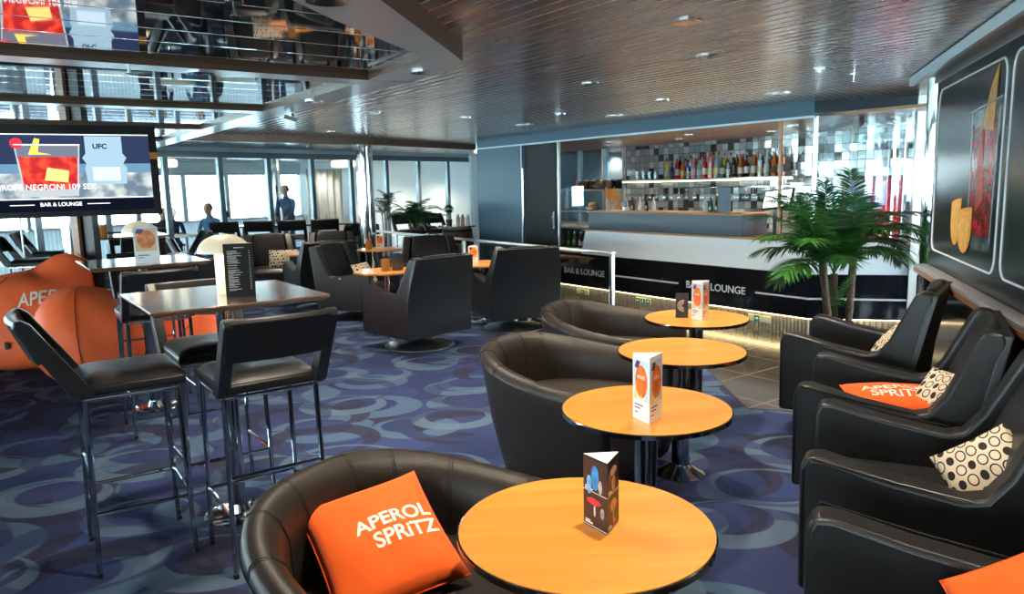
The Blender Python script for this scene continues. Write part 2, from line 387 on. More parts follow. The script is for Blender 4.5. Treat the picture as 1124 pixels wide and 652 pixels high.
# the raised polished trays
tr = MB(); mt = Matrix.Rotation(R(BA), 4, 'Z'); it = mt.inverted()
q1 = Vector((-.865, 4.82, 0))+Bv*.12; q2 = q1+A*9.6
pts = [tuple(q1[:2]), (-.40, 4.2), (-.56, 2.9), (-1.07, 0), (-1.75, -5), (-24, -5), (-24, 16), (-8, 16), tuple(q2[:2])]
tr.prism([tuple((it @ Vector((x, y, 0)))[:2]) for x, y in pts], 2.352, 2.7)
o = tr.build('ceiling_polished_tray', M['tray'], smooth=False); o.matrix_world = mt; struct(o)
bd = MB()
near = [(-1.6, -5), (-.95, 0), (-.46, 2.73), (-.27, 3.95), (-.235, 4.2), (-.28, 4.38), (-.40, 4.55), (-.64, 4.89), (-.865, 4.82), (-.52, 4.22), (-.455, 4.06), (-.47, 3.88), (-.69, 3.1), (-.86, 2.3), (-1.2, 0), (-1.9, -5)]
bd.prism(near, 2.32, 2.62)
t0 = Vector((-.865, 4.82, 0)); u0 = Vector((-.64, 4.89, 0))
o0 = t0+Bv*.24
bd.prism([tuple(v[:2]) for v in (t0, o0-A*.05, o0+A*9, t0+A*9)], 2.32, 2.62)
pos = 0
cr = []
for k in range(6):
    w0 = t0+A*pos; w1 = t0+A*(pos+.2)
    bd.prism([tuple(v[:2]) for v in (w0, w1, w1-Bv*14, w0-Bv*14)], 2.321+.0005*k, 2.62)
    pos += 2.09
o = bd.build('ceiling_band', [M['band'], M['bandside']], smooth=False)
for p in o.data.polygons:
    if abs(p.normal.z) < .5: p.material_index = 1
struct(o)
o = MB()
pl = [(-4.9, 9.3), (-4.5, 9.75), (-2.12, 11.97), (-.66, 14.4)]
for p, q in zip(pl, pl[1:]):
    d = (Vector(q)-Vector(p)).normalized(); n = Vector((-d.y, d.x))*.06
    o.prism([tuple(Vector(p)-n), tuple(Vector(q)-n), tuple(Vector(q)+n), tuple(Vector(p)+n)], 2.33, 2.43)
struct(o.build('trim_ceiling_beam', M['bandside'], smooth=False))

# ------------------------------------------------------------------ outer walls
b = MB(); b.box(-24, 12, -5.2, -5, 0, 2.7); b.bm.free()
b = MB(); b.box(-.05, .05, 0, 6, 0, 2.7)
o = MB().prism([(-.50, 12.95), (-.38, 12.95), (-.70, 22.5), (-.86, 22.5)], 0, H).build('wall_passage', M['wall'], smooth=False); struct(o)
# mural wall
mw = MB(); mw.box(-6, 6.75, -.12, 0, 0, H)
o = mw.build('wall_right', M['barblack'], smooth=False); o.matrix_world = Matrix.Translation(RD*1.22) @ RM; struct(o)
o = MB().box(-6, 6.72, 0, .10, .925, .955).build('trim_sill_metal', M['cove'], smooth=False, bevel=.004); o.matrix_world = Matrix.Translation(RD*1.22) @ RM; struct(o)
o = MB().box(-6, 6.72, 0, .105, .895, .925).build('trim_sill_wood', M['sill'], smooth=False); o.matrix_world = Matrix.Translation(RD*1.22) @ RM; struct(o)
o = MB().box(-6, 6.8, .165, .195, 2.355, 2.42).box(-6, 6.8, .0, .015, 2.36, 2.428).build('trim_cove_strip', M['bluel'], smooth=False); o.matrix_world = Matrix.Translation(RD*1.22) @ RM; struct(o)
o = MB().box(-6, 6.8, .015, .165, 2.415, 2.429).build('trim_cove_soffit', M['cove'], smooth=False); o.matrix_world = Matrix.Translation(RD*1.22) @ RM; struct(o)

# left side of the lounge: windows onto the deck, then the long glazed partition
def pane_wall(name, p, q, zs, z1, nb, mat_g, mat_f, fw=.035, sill=None, sillmat=None, extra=()):
    """glazed run from p to q: each bay a window with frame and pane"""
    p = Vector((*p, 0)); q = Vector((*q, 0)); d = q-p; L = d.length; M4 = Matrix.Translation(p) @ Matrix.Rotation(math.atan2(d.y, d.x), 4, 'Z')
    for i in range(nb):
        x0 = L*i/nb; x1 = L*(i+1)/nb
        f = MB()
        f.box(x0, x0+fw, -.04, .04, zs, z1); f.box(x1-fw, x1, -.04, .04, zs, z1); f.box(x0+fw, x1-fw, -.04, .04, zs, zs+fw); f.box(x0+fw, x1-fw, -.04, .04, z1-fw, z1)
        for e in extra: f.box(x0+fw, x1-fw, -.035, .035, e, e+fw*.9)
        o = f.build(name+'_'+str(i+1), mat_f, smooth=False); o.matrix_world = M4; struct(o)
        g = MB().box(x0+fw, x1-fw, -.004, .004, zs+fw, z1-fw).build('pane', mat_g, o, smooth=False)
    if sill:
        s = MB().box(0, L, -.06, .06, 0, zs).build('wall_under_'+name, sillmat, smooth=False); s.matrix_world = M4; struct(s)
    return M4, L
gl0 = Vector((-5.41, 13.17)); gd = Vector((.608, .794))
g_a = gl0-gd*4.6; g_b = gl0+gd*7.45
pane_wall('window_partition', g_a, g_b, .12, 2.30, 12, M['glass'], M['frame'], .045, True, M['frame'])
d3 = gd.to_3d(); ang = math.atan2(gd.y, gd.x)
o = MB().box(0, 12.05, -.06, .06, 2.30, 2.36).build('trim_partition_header', M['frame'], smooth=False); o.matrix_world = Matrix.Translation(g_a.to_3d()) @ Matrix.Rotation(ang, 4, 'Z'); struct(o)
o = MB().box(0, 12.05, -.03, .03, 2.36, 2.43).build('trim_partition_clerestory', M['bluel'], smooth=False); o.matrix_world = Matrix.Translation(g_a.to_3d()) @ Matrix.Rotation(ang, 4, 'Z'); struct(o)
nrm = Vector((-gd.y, gd.x))
oa = g_a+nrm*6.2-gd*2; ob = g_b+nrm*6.2-gd*.6
pane_wall('window_outer', oa, ob, .88, 2.16, 11, M['glass'], M['lightframe'], .06, True, M['blind'])
L = (ob-oa).length
o = MB().box(0, L, -.08, .08, 2.16, H).build('wall_over_outer_windows', M['bluel'], smooth=False); o.matrix_world = Matrix.Translation(oa.to_3d()) @ Matrix.Rotation(ang, 4, 'Z'); struct(o)
# end wall of the corridor on the far right of the deck cafe
o = MB().prism([tuple(g_b), tuple(g_b+Vector((-.1, .1))), tuple(ob+Vector((-.1, 0))), tuple(ob)], 0, H).build('wall_cafe_end', pm('cafe_white', (.80, .84, .86), .6), smooth=False); struct(o)
# left wall with windows
lw0 = g_a; lw1 = Vector((-8.8, -4.9))
pane_wall('window_left', lw0, lw1, .55, 2.25, 9, M['glass'], M['lightframe'], .07, True, M['blind'])
o = MB().prism([tuple(lw0), tuple(lw1), (lw1.x-.2, lw1.y), (lw0.x-.2, lw0.y)], 2.25, 2.65).build('wall_over_left_windows', M['bluel'], smooth=False); struct(o)

pane_wall('window_rear_fill', (11.5, -4.9), (-8.8, -4.9), 1.15, 2.15, 14, M['glass'], M['lightframe'], .07, True, M['wallg'])  # unseen windows added behind the camera as fill light
o = MB().box(-9, 12, -5.1, -4.9, 2.15, 2.65).build('wall_over_rear_windows', M['wallg'], smooth=False); struct(o)
# ------------------------------------------------------------------ bar front
def inbar(o): o.matrix_world = BM; return o
MC = Matrix.Translation(BO) @ Matrix.Rotation(R(-15), 4, 'Z')      # second stretch after the bend
th = R(39.3)
bar = thing('bar_counter', 'long black and pale fronted bar counter with white stripe and lit kick plate', 'bar', BO, R(BA))
c1 = Vector((math.cos(th), math.sin(th), 0)); n1 = Vector((-math.sin(th), math.cos(th), 0))
def seg(a, bb, y0, y1, z0, z1, name, mat, **k):
    """bent slab: first along -x from the bend, then along c1"""
    def at(u, n):
        if u <= 0: return Vector((u, n, 0))
        return c1*u+n1*n
    m = MB()
    def cs(u, mitre=False):
        if mitre:
            h = math.tan(th/2); return [Vector((-n*0-n*h*-1*0, 0, 0)) for n in (y0, y1)]
    # cross sections at start, bend (mitred), end
    bis = (Vector((0, 1, 0))+n1).normalized(); kf = 1/math.cos(th/2)
    def sec(kind, n):
        if kind == 0: return Vector((a, n, 0))
        if kind == 1: return bis*n*kf
        return c1*bb+n1*n
    prof = k.get('prof') or [(y0, z0), (y1, z0), (y1, z1), (y0, z1)]
    rings = [[sec(q, n)+Vector((0, 0, z)) for n, z in prof] for q in (0, 1, 2)]
    m.loft(rings)
    return m.build(name, mat, bar, smooth=False)
seg(-6.1, 1.05, 0, .12, .19, .655, 'black_panel', M['barblack'])
seg(-6.1, 1.05, .05, .2, 0, .19, 'kick_plate', M['ribbed'])
seg(-6.1, 1.05, .015, .05, .182, .19, 'kick_light', M['led'])
seg(-6.1, -3.55+4.6, 0, 0, 0, 0, 'stripe', M['stripe'], prof=[(-.004, .392), (.002, .392), (.002, .412), (-.004, .412)])
seg(-3.62, 1.05, 0, 0, 0, 0, 'pale_panel', M['barwhite'], prof=[(.012, .66), (.30, .66), (.30, .985), (.10, .985)])
seg(-3.60, 1.05, .06, .72, .985, 1.005, 'worktop', M['oakc'])
seg(-6.1, 1.05, .30, .7, 0, .985, 'carcass', M['blackm'])
o = MB().box(-3.6, -.96, .14, .62, 1.006, 1.25).build('raised_front', M['greyp'], bar, smooth=False, bevel=.004)
MB().box(-3.62, -.94, .12, .66, 1.25, 1.268).build('raised_top', M['oakc'], bar, smooth=False, bevel=.003)
for cx in (-3.54, -1.21):
    MB().box(cx-.56, cx+.56, -.012, -.004, .36, .44).build('text_backing', M['barblack'], bar, smooth=False)
    text_obj('bar_lettering', 'BAR & LOUNGE', .118, M['stripe'], frameM((cx, -.014, .402), (1, 0, 0), (0, 0, 1)), bar, bold=.0018, sx=1.05)
# left low part of the bar: wooden niche with bottles
MB().box(-4.95, -3.66, .02, .06, .66, .70).box(-4.9, -3.64, .1, .62, .70, .72).box(-4.9, -3.64, .58, .62, .72, .99).build('oak_niche', M['oakl'], bar, smooth=False)
MB().prism([(.10, .70), (.62, .70), (.62, 1.0), (.28, 1.0)], 0, .03, Matrix(((0, 0, 1, -4.93), (1, 0, 0, 0), (0, 1, 0, 0), (0, 0, 0, 1)))).build('niche_end', M['oakl'], bar, smooth=False)
MB().box(-4.7, -3.64, .34, .66, .99, 1.01).build('niche_shelf', M['steel'], bar, smooth=False)
# emergency signs on the kick plate
def exit_sign(name, label, x, w, pics, z=.105, h=.075):
    t = thing(name, label, 'sign', bw(x, .036, z), R(BA), 'low exit signs on the kick plate')
    MB().box(-w/2, w/2, 0, .01, -h/2, h/2).build('sign_plate', M['signy'], t, smooth=False)
    for px_, kd in pics:
        MB().box(px_-.034, px_+.034, -.003, 0, -h*.45, h*.45).build('green_field', M['signg'], t, smooth=False)
        a = MB()
        if kd: s_ = kd; a.prism([(px_-.022*s_, .006), (px_+.004*s_, .006), (px_+.004*s_, .022), (px_+.026*s_, 0), (px_+.004*s_, -.022), (px_+.004*s_, -.006), (px_-.022*s_, -.006)], 0, .002, frameM((0, -.0035, 0), (1, 0, 0), (0, 0, 1)))
        else: a.lathe([(.008, 0), (.008, .002)], 10, M=frameM((px_, -.0035, .014), (1, 0, 0), (0, 0, 1))); a.prism([(px_-.014, .004), (px_+.016, .0), (px_+.006, -.024), (px_-.012, -.02)], 0, .002, frameM((0, -.0035, 0), (1, 0, 0), (0, 0, 1)))
        a.build('pictogram', M['white'], t, smooth=False)
exit_sign('exit_sign', 'green and pale exit strip with left arrow, nearest the railing post', -3.62, .26, [(0, -1)])
exit_sign('exit_sign', 'long green exit strip with two arrows around a running figure', -2.42, .27, [(-.09, -1), (0, 0), (.09, 1)])
exit_sign('exit_sign', 'green exit strip with one right arrow, closest to the bar bend', -.62, .30, [(-.03, 1)])

# ------------------------------------------------------------------ bar housing
o = MB().box(-6.25, 0, 0, .16, 2.285, H).build('wall_bar_fascia', M['blue'], smooth=False); inbar(o); struct(o)
o = MB().box(-6.25, 0, -.015, .0, 2.262, 2.285).box(-5.0, -4.975, -.015, 0, 0, 2.262).build('trim_bar_opening', M['bluel'], smooth=False); inbar(o); struct(o)
o = MB().box(0, 1.02, 0, .16, 2.31, H).build('wall_bay_fascia', pm('dark_navy_paint', (.012, .022, .035), .4), smooth=False); o.matrix_world = MC; struct(o)
o = MB().box(-6.25, -5.03, 0, .16, 0, 2.285).build('wall_bar_pillar', M['blue'], smooth=False); inbar(o); struct(o)
o = MB().box(-4.93, -4.16, .02, .07, .02, 2.26).build('door_bar', M['blackm'], smooth=False); inbar(o); struct(o)
MB().box(-4.22, -4.19, -.03, .02, 1.0, 1.25).tube([(-4.9, -.05, .3), (-4.9, -.05, 1.9)], .012).build('door_handle', M['chrome'], o)
# interior ceiling and back wall
o = MB().box(-6.2, 3.2, .16, 2.75, 2.28, 2.31).box(-8.5, -6.2, 1.3, 2.75, 2.28, 2.31).build('ceiling_bar', M['oakc'], smooth=False); inbar(o); struct(o)
o = MB().box(-5.35, 1.2, 2.6, 2.68, 0, 2.28).build('wall_bar_mosaic', M['mosaic'], smooth=False); inbar(o); struct(o)
o = MB().box(-7.45, -5.35, 2.6, 2.68, 0, 2.28).build('wall_bar_blue', M['mirrorbl'], smooth=False); inbar(o); struct(o)
o = MB().box(-8.45, -7.45, 2.6, 2.68, 0, 2.28).box(-8.53, -8.45, 1.3, 2.68, 0, 2.28).build('wall_bar_tiled', M['blind'], smooth=False); inbar(o); struct(o)
o = MB().box(1.2, 3.2, 2.6, 2.68, 0, 2.28).build('wall_bay_back', M['wallg'], smooth=False); inbar(o); struct(o)
for x in (-7.42, -6.6, -5.9, -5.37):
    o = MB().box(x-.02, x+.02, 2.54, 2.6, .9, 2.28).build('trim_bar_mullion', M['steel'], smooth=False); inbar(o); struct(o)
# glass front above the counter: end posts and panes
for k, x in enumerate((-4.13, -.0)):
    o = MB().box(x-.014, x+.014, .02, .06, 1.0 if k else .0, 2.28).build('trim_bar_post', M['steel'], smooth=False); inbar(o); struct(o)
o = MB().box(-.61, -.58, .30, .33, 1.0, 2.28).build('trim_gantry_post', M['oakc'], smooth=False); inbar(o); struct(o)
o = MB().box(.03, .95, .03, .038, 1.01, 2.31).build('window_bay', M['glassd'], smooth=False); o.matrix_world = MC; struct(o)
o = MB().box(.945, 1.02, -.03, .06, 0, H).build('trim_bay_post', M['satin'], smooth=False); o.matrix_world = MC; struct(o)
o = MB().box(-4.1, -3.66, .1, .106, 1.0, 1.62).build('window_counter_screen', M['glass'], smooth=False); inbar(o); struct(o)
# back counter
t = thing('back_bar_unit', 'dark back bar counter under the mirrored mosaic wall', 'cabinet', BO, R(BA))
MB().box(-8.3, 1.1, 2.0, 2.59, 0, .90).build('carcass', M['blackm'], t, smooth=False)
MB().box(-8.3, 1.1, 1.97, 2.59, .90, .93).build('worktop', M['steel'], t, smooth=False)
# bottle shelf
t = thing('bottle_shelf', 'long lit steel bottle shelf on the mosaic wall', 'shelf', BO, R(BA))
MB().box(-5.1, -1.75, 2.28, 2.59, 1.665, 1.70).build('board', M['steel'], t, smooth=False, bevel=.003)
MB().box(-5.1, -1.75, 2.275, 2.285, 1.655, 1.668).build('light_strip', M['led'], t, smooth=False)
for i in range(5):
    MB().box(-5.0+i*.78, -4.98+i*.78, 2.3, 2.59, 1.60, 1.665).build('bracket', M['steel'], t, smooth=False)
t = thing('glass_rack', 'steel rail rack of stemmed glasses under the bottle shelf', 'rack', BO, R(BA))
for yy in (2.30, 2.38, 2.46, 2.54):
    MB().box(-5.1, -1.75, yy-.006, yy+.006, 1.55, 1.56).build('rail', M['chrome'], t, smooth=False)
t2 = thing('side_shelf', 'pale shelf carrying jars at the far end of the bar', 'shelf', BO, R(BA))
MB().box(-7.35, -5.4, 2.2, 2.59, 1.52, 1.55).build('board', M['steel'], t2, smooth=False)
MB().box(-7.3, -5.45, 2.2, 2.55, 1.13, 1.15).build('lower_board', M['steel'], t2, smooth=False)
MB().box(-5.45, -5.36, 2.2, 2.59, .93, 1.52).build('oak_end', M['oakl'], t2, smooth=False)

# bottles
def bottle(x, n, z, h, r, col, cap, lab, label, group, al=.9, shape=0):
    g = pm('bottle_glass', col, .08, alpha=al, spec=.6); cm = pm('bottle_cap', cap, .4); lm = pm('bottle_label', lab, .6)
    m = MB()
    if shape == 0: prof = [(r*.92, 0), (r, .01), (r, h*.58), (r*.85, h*.66), (r*.36, h*.76), (r*.32, h*.9)]
    elif shape == 1: prof = [(r*.9, 0), (r*1.1, .02), (r*1.15, h*.35), (r*.9, h*.5), (r*.32, h*.62), (r*.30, h*.88)]
    else: prof = [(r*1.05, 0), (r*1.05, h*.7), (r*.4, h*.76), (r*.35, h*.88)]
    m.lathe(prof, 12); m.mi = 1
    m.lathe([(r*.4, h*.88), (r*.42, h)], 10); m.mi = 2
    m.lathe([(r*1.17 if shape == 1 else r*1.08, h*.15), (r*1.17 if shape == 1 else r*1.08, h*.42)], 12, cap=False)
    o = m.build('spirit_bottle', [g, cm, lm]); o.location = bw(x, n, z); tag(o, label, 'bottle', group); return o
pal = [('deep blue', (.02, .06, .35)), ('yellow', (.75, .55, .02)), ('orange', (.80, .22, .02)), ('red', (.55, .02, .02)), ('clear', (.55, .62, .64)), ('amber', (.40, .15, .03)),
       ('dark brown', (.06, .025, .01)), ('green', (.03, .16, .05)), ('pink', (.75, .30, .32)), ('pale blue', (.35, .50, .60))]
seqn = [1, 4, 0, 6, 3, 4, 2, 4, 0, 5, 8, 4, 9, 4, 3, 2, 8, 4, 9, 1, 7, 4, 6, 5, 6, 3, 5, 9, 6, 3, 5, 6, 4, 0, 4, 5, 2, 2, 3]
for i, k in enumerate(seqn):
    nm, col = pal[k]; x = -4.15+i*(2.2/len(seqn)); row = i % 2
    h = random.uniform(.29, .41) if k not in (0,) else .26
    bottle(x, 2.36+.13*row, 1.70, h, random.uniform(.033, .042), col, random.choice([(.02, .02, .02), (.5, .4, .2), (.6, .6, .6), (.4, .03, .03)]), random.choice([(.7, .68, .6), (.08, .07, .06), (.75, .6, .3), (.6, .6, .6)]),
           '%s spirit bottle on the lit back bar shelf, %s from its far end' % (nm, ORD[i]), 'spirit bottles on the lit shelf', .92, random.choice([0, 0, 1, 2]))
for i in range(10):
    g = pm('beer_glass', (.015, .08, .02) if i < 5 else (.04, .018, .01), .08)
    m = MB(); m.lathe([(.030, 0), (.031, .012), (.031, .13), (.013, .18), (.012, .235)], 12); m.mi = 1; m.lathe([(.033, .03), (.033, .09)], 12, cap=False)
    o = m.build('beer_bottle', [g, pm('beer_label', (.10, .25, .08) if i < 5 else (.7, .7, .72), .6)]); o.location = bw(-4.28+i*.068, .22+.09*(i % 2), .7215)
    tag(o, '%s beer bottle in the oak niche, %s from its far end' % ('green' if i < 5 else 'brown', ORD[i]), 'bottle', 'beer bottles in the oak niche')
def wineglass(name, hang=True):
    m = MB(); m.lathe([(.032, 0), (.032, .003), (.006, .006), (.004, .08), (.012, .09), (.034, .12), (.038, .155), (.032, .19)], 12, cap=False)
    return m.build(name, M['wine'])
wg = wineglass('hanging_wine_glass'); first = True
nh = 0
for rr_, yy in enumerate((2.34, 2.50)):
    for i in range(20):
        x = -5.0+i*.163
        o = wg if first else wg.copy()
        if not first: C.objects.link(o)
        first = False
        o.location = bw(x, yy, 1.552); o.rotation_euler = (PI, 0, 0)
        tag(o, 'stemmed glass hanging upside down under the shelf, %s of the %s row' % (ORD[i], 'front' if rr_ == 0 else 'rear'), 'glass', 'stemmed glasses hanging under the shelf')
# second hanging rack on the far right of the bay
hr = thing('ceiling_glass_rack', 'ceiling rack crowded with hanging glasses inside the right bay', 'rack', MC @ Vector((.78, .62, 0)), R(-15))
MB().box(-.22, .26, -.12, .14, 2.20, 2.215).box(-.22, -.20, -.12, .14, 2.215, 2.28).box(.24, .26, -.12, .14, 2.215, 2.28).build('tray', M['chrome'], hr, smooth=False)
for i in range(12):
    o = wg.copy(); C.objects.link(o); o.location = MC @ Vector((.60+(i % 6)*.08, .56+.12*(i//6), 2.195)); o.rotation_euler = (PI, 0, 0)
    tag(o, 'stemmed glass in the bay ceiling rack, %s of the %s row' % (ORD[i % 6], 'front' if i < 6 else 'rear'), 'glass', 'glasses in the ceiling rack')
# glasses standing on an upper shelf left of the bottles
for i in range(8):
    m = MB(); m.lathe([(.03, 0), (.034, .14), (.033, .14), (.029, .005)], 12)
    o = m.build('tumbler', M['wine']); o.location = bw(-5.02+i*.075, 2.40+.06*(i % 2), 1.70); tag(o, 'clear tall tumbler beside the spirit bottles, %s from the far end' % ORD[i], 'glass', 'tumblers on the lit shelf')
# things on the raised bar
for i in range(9):
    m = MB(); m.lathe([(.028, 0), (.030, .02), (.028, .10), (.012, .15), (.011, .19)], 12)
    cc = random.choice([(.02, .1, .04), (.10, .04, .02), (.5, .5, .5), (.03, .02, .02)])
    o = m.build('small_bottle', pm('mini', cc, .1)); o.location = bw(-3.15+i*.13 if i < 5 else -1.75+(i-5)*.09, .45, 1.268); tag(o, 'small bar bottle standing on the raised counter, %s from the straws' % ORD[i], 'bottle', 'small bottles on the raised counter')
v = thing('straw_vase', 'clear vase of colourful drinking straws on the raised counter', 'vase', bw(-3.42, .4, 1.268))
MB().lathe([(.04, 0), (.05, .02), (.042, .14), (.05, .16)], 16).build('vase', M['clearg'], v)
for i in range(26):
    a = random.uniform(0, 2*PI); rr = random.uniform(.02, .09)
    MB().tube([(0, 0, .02), (rr*math.cos(a), rr*math.sin(a), random.uniform(.26, .34))], [.002, .009], 5).build('straw', M['straw1'] if i % 3 else M['flower'], v)
o = MB().box(-.09, .09, -.01, .01, 0, .30).build('menu_card', pm('menu_blue', (.12, .18, .24), .5)); o.location = bw(-1.42, .4, 1.268); o.rotation_euler = (0, 0, R(BA)); tag(o, 'tall grey blue menu board standing on the raised counter', 'menu')
cs = thing('card_sign', 'small black card on a stand beside the straws', 'sign', bw(-3.05, .3, 1.268), R(BA))
MB().box(-.055, .055, -.004, .004, .05, .13).build('card', M['black'], cs, smooth=False); MB().tube([(0, 0, 0), (0, 0, .05)], .004).build('stem', M['chrome'], cs)
# till screen
ts = thing('till_screen', 'tilted white till screen with black frame behind the palm', 'screen', bw(-.74, .50, 1.005), R(BA))
MB().box(-.04, .04, -.03, .03, 0, .32).build('stand', M['black'], ts, smooth=False)
mm = Matrix.Translation((0, 0, .42)) @ Matrix.Rotation(R(-25), 4, 'X') @ Matrix.Rotation(R(-6), 4, 'Y')
MB().box(-.19, .19, -.015, .015, -.12, .12, mm).build('bezel', M['black'], ts, smooth=False, bevel=.004)
MB().box(-.17, .17, -.018, -.015, -.10, .10, mm).build('display', emi('till_display', (.75, .85, .9), 1.1), ts, smooth=False)
dp = thing('bay_reflection', 'glowing stand-in for the pink and red drinks poster on a stand inside the right bay', 'poster', MC @ Vector((.84, 1.4, 0)), R(-15))  # glowing panel stands in for a red reflection in the bay glass
MB().box(-.34, .34, 0, .03, .60, 1.66).build('frame', M['black'], dp, smooth=False); MB().box(-.05, .05, 0, .03, .02, .6).box(-.2, .2, -.1, .13, 0, .02).build('stand', M['black'], dp, smooth=False)
PF = frameM((-.32, -.001, .62), (1, 0, 0), (0, 0, 1))
MB().box(0, .64, 0, 1.02, 0, .001, PF).build('print', emi('poster_red', (.62, .03, .10), .28), dp, smooth=False)
MB().box(.05, .30, .62, 1.0, .0012, .002, PF).box(.34, .46, .66, .98, .0012, .002, PF).build('pale_blocks', emi('reflection_pale', (.45, .50, .80), .55), dp, smooth=False)
MB().prism([(.06, .30), (.40, .22), (.46, .38), (.30, .46), (.12, .42)], .0022, .003, PF).build('orange_glow', emi('poster_orange', (1, .50, .12), .8), dp, smooth=False)
MB().prism([(.44, .25), (.60, .25), (.62, .70), (.42, .70)], .0022, .003, PF).build('red_glass', emi('poster_glass', (.75, .02, .03), .45), dp, smooth=False)
# jars, tins and fruit on the side shelves
for i in range(5):
    m = MB(); m.lathe([(.06, 0), (.065, .02), (.065, .13), (.05, .15)], 14); m.mi = 1; m.lathe([(.053, .15), (.053, .175)], 14)
    o = m.build('storage_jar', [pm('jar', random.choice([(.10, .05, .03), (.3, .16, .08), (.5, .5, .45)]), .15), M['steel']]); o.location = bw(-6.35+i*.2, 2.36, 1.55); tag(o, 'lidded storage jar on the pale side shelf, %s from the far end' % ORD[i], 'jar', 'jars on the side shelf')
def bowl(x, n, z, label, mat, cnt):
    t = thing('fruit_basket', label, 'basket', bw(x, n, z)); MB().lathe([(.06, 0), (.13, .03), (.16, .08), (.15, .08), (.12, .035)], 18).build('bowl', M['steel'], t)
    for i in range(cnt):
        a = random.uniform(0, 6.28); r = random.uniform(0, .11)
        o = MB().lathe([(.001, -.03), (.02, -.025), (.034, 0), (.02, .025), (.001, .03)], 10).build('lemon', mat); o.location = bw(x, n, z)+Vector((r*math.cos(a), r*math.sin(a), .085+.045*random.random()*(1-r*5)+.01))
        tag(o, 'yellow fruit piled in the %s' % ('basket on the side shelf top' if z > 1.4 else 'wide basket on the lower side shelf'), 'fruit', 'fruit in the %s' % ('upper basket' if z > 1.4 else 'lower basket'))
bowl(-5.75, 2.35, 1.55, 'steel basket of yellow fruit on the upper side shelf', M['flower'], 9)
bowl(-5.95, 2.33, 1.15, 'wide steel basket of yellow fruit on the lower side shelf', pm('fruit_pale', (.75, .50, .16), .5), 12)
es = thing('exit_sign', 'green exit sign on the tiled wall behind the black bar door', 'sign', bw(-8.05, 2.585, 1.76), R(BA))
MB().box(-.2, .2, 0, .01, -.08, .08).build('sign_plate', M['signg'], es, smooth=False)
MB().box(-.15, -.05, -.004, 0, -.05, .05).box(.05, .15, -.004, 0, -.04, .04).build('pictogram', M['signy'], es, smooth=False)

# ------------------------------------------------------------------ balustrade
t = thing('glass_balustrade', 'glass balustrade with pale handrail dividing the seats from the bar', 'railing')
p0 = Vector((1.11, 8.18, 0)); p1 = Vector((-2.5, 13.75, 0)); dd = (p1-p0); L = dd.length; dn = dd.normalized(); ang2 = math.atan2(dd.y, dd.x)
Mr = Matrix.Translation(p0) @ Matrix.Rotation(ang2, 4, 'Z')
MB().box(-.03, L, -.03, .03, .87, .905, Mr).build('handrail', M['satin'], t, smooth=False, bevel=.006)
for i in range(5):
    x = i*(L/4)*.995
    MB().box(x-.022, x+.022, -.022, .022, 0, .87, Mr).build('post', M['steel'], t, smooth=False, bevel=.003)
    if i < 4: MB().box(x+.05, x+L/4-.05, -.005, .005, .08, .82, Mr).build('pane', M['glass'], t, smooth=False)

# ------------------------------------------------------------------ columns
def column(name, label, x, y, r, strip=True):
    t = thing(name, label, 'column', (x, y, 0))
    MB().lathe([(r, 0), (r, H+.15)], 40).build('chrome_cladding', M['chrome'], t)
    MB().lathe([(r+.02, 0), (r+.02, .08), (r+.004, .085)], 40).build('floor_collar', M['steel'], t)
    return t
column('chrome_column', 'mirror chrome column beside the black mural', 3.73, 6.62, .095)
c = column('chrome_column', 'mirror chrome column behind the television', -4.60, 7.92, .125)
MB().box(.06, .13, -.16, -.10, 0, 2.55).build('brown_strip', M['sill'], c, smooth=False); MB().box(.15, .25, -.10, .02, 0, 2.55).build('dark_panel', M['black'], c, smooth=False)
column('chrome_column', 'mirror chrome column beside the glazed partition and small palm', -2.32, 12.2, .13)
for xx, yy, lb in ((3.90, 7.0, 'slim chrome pole between the bay post and the thick column'),):
    o = MB().lathe([(.035, 0), (.035, H)], 20).build('chrome_pole', M['chrome']); o.location = (xx, yy, 0); tag(o, lb, 'pole')
column('cafe_column', 'pale round column standing behind the glazed partition', -6.0, 19.2, .2)

# ------------------------------------------------------------------ television
tv = thing('television', 'large black television showing a red cocktail beside a bottle', 'television')
TS = .8214; tr_ = Vector((-2.655, 5.75, 0)); tl_ = Vector((-3.55, 5.28, 0)); tx = (tr_-tl_).normalized()
W = 1.42; Hh = .795; cz = 1.826
to = tr_-tx*W*TS+Vector((0, 0, cz-Hh*TS/2)); tv.matrix_world = frameM(to, tx, (0, 0, 1)) @ Matrix.Scale(TS, 4); TM = Matrix()  # z faces the room
def tvb(n, mat, *r, z0=0, z1=.001, **k): return MB().box(*r, z0, z1, TM).build(n, mat, tv, smooth=False, **k)
tvb('case', M['black'], 0, W, 0, Hh, z0=-.07, z1=.0, bevel=.006)
for nm, r in (('bezel', (0, W, 0, .05)), ('bezel', (0, W, Hh-.075, Hh)), ('bezel', (0, .05, .05, Hh-.075)), ('bezel', (W-.065, W, .05, Hh-.075))):
    tvb(nm, M['black'], *r, z0=0, z1=.012)
sx0, sx1, sy0, sy1 = .05, W-.065, .05, Hh-.075
def scr(name, col, s): return emi(name, col, s*.42)
Hs = sy1-sy0
tvb('screen', scr('tv_black', (.004, .006, .014), 1), sx0, sx1, sy0, sy1, z0=.001, z1=.002)
y_a = sy0+.11
def gradm():
    m, t, b_ = nt('tv_picture'); g = G(t)
    s = g.sep(g.obj()); 
    return m
tvb('picture_backdrop', scr('tv_navy', (.02, .03, .07), 1.3), sx0, sx1, y_a+.30, sy1-.005, z0=.002, z1=.003)
m_, t_, b_ = nt('tv_tabletop'); g = G(t_); mp = g.n('ShaderNodeMapping'); g.put(mp.inputs[0], g.obj()); mp.inputs['Scale'].default_value = (3, 3, 30)
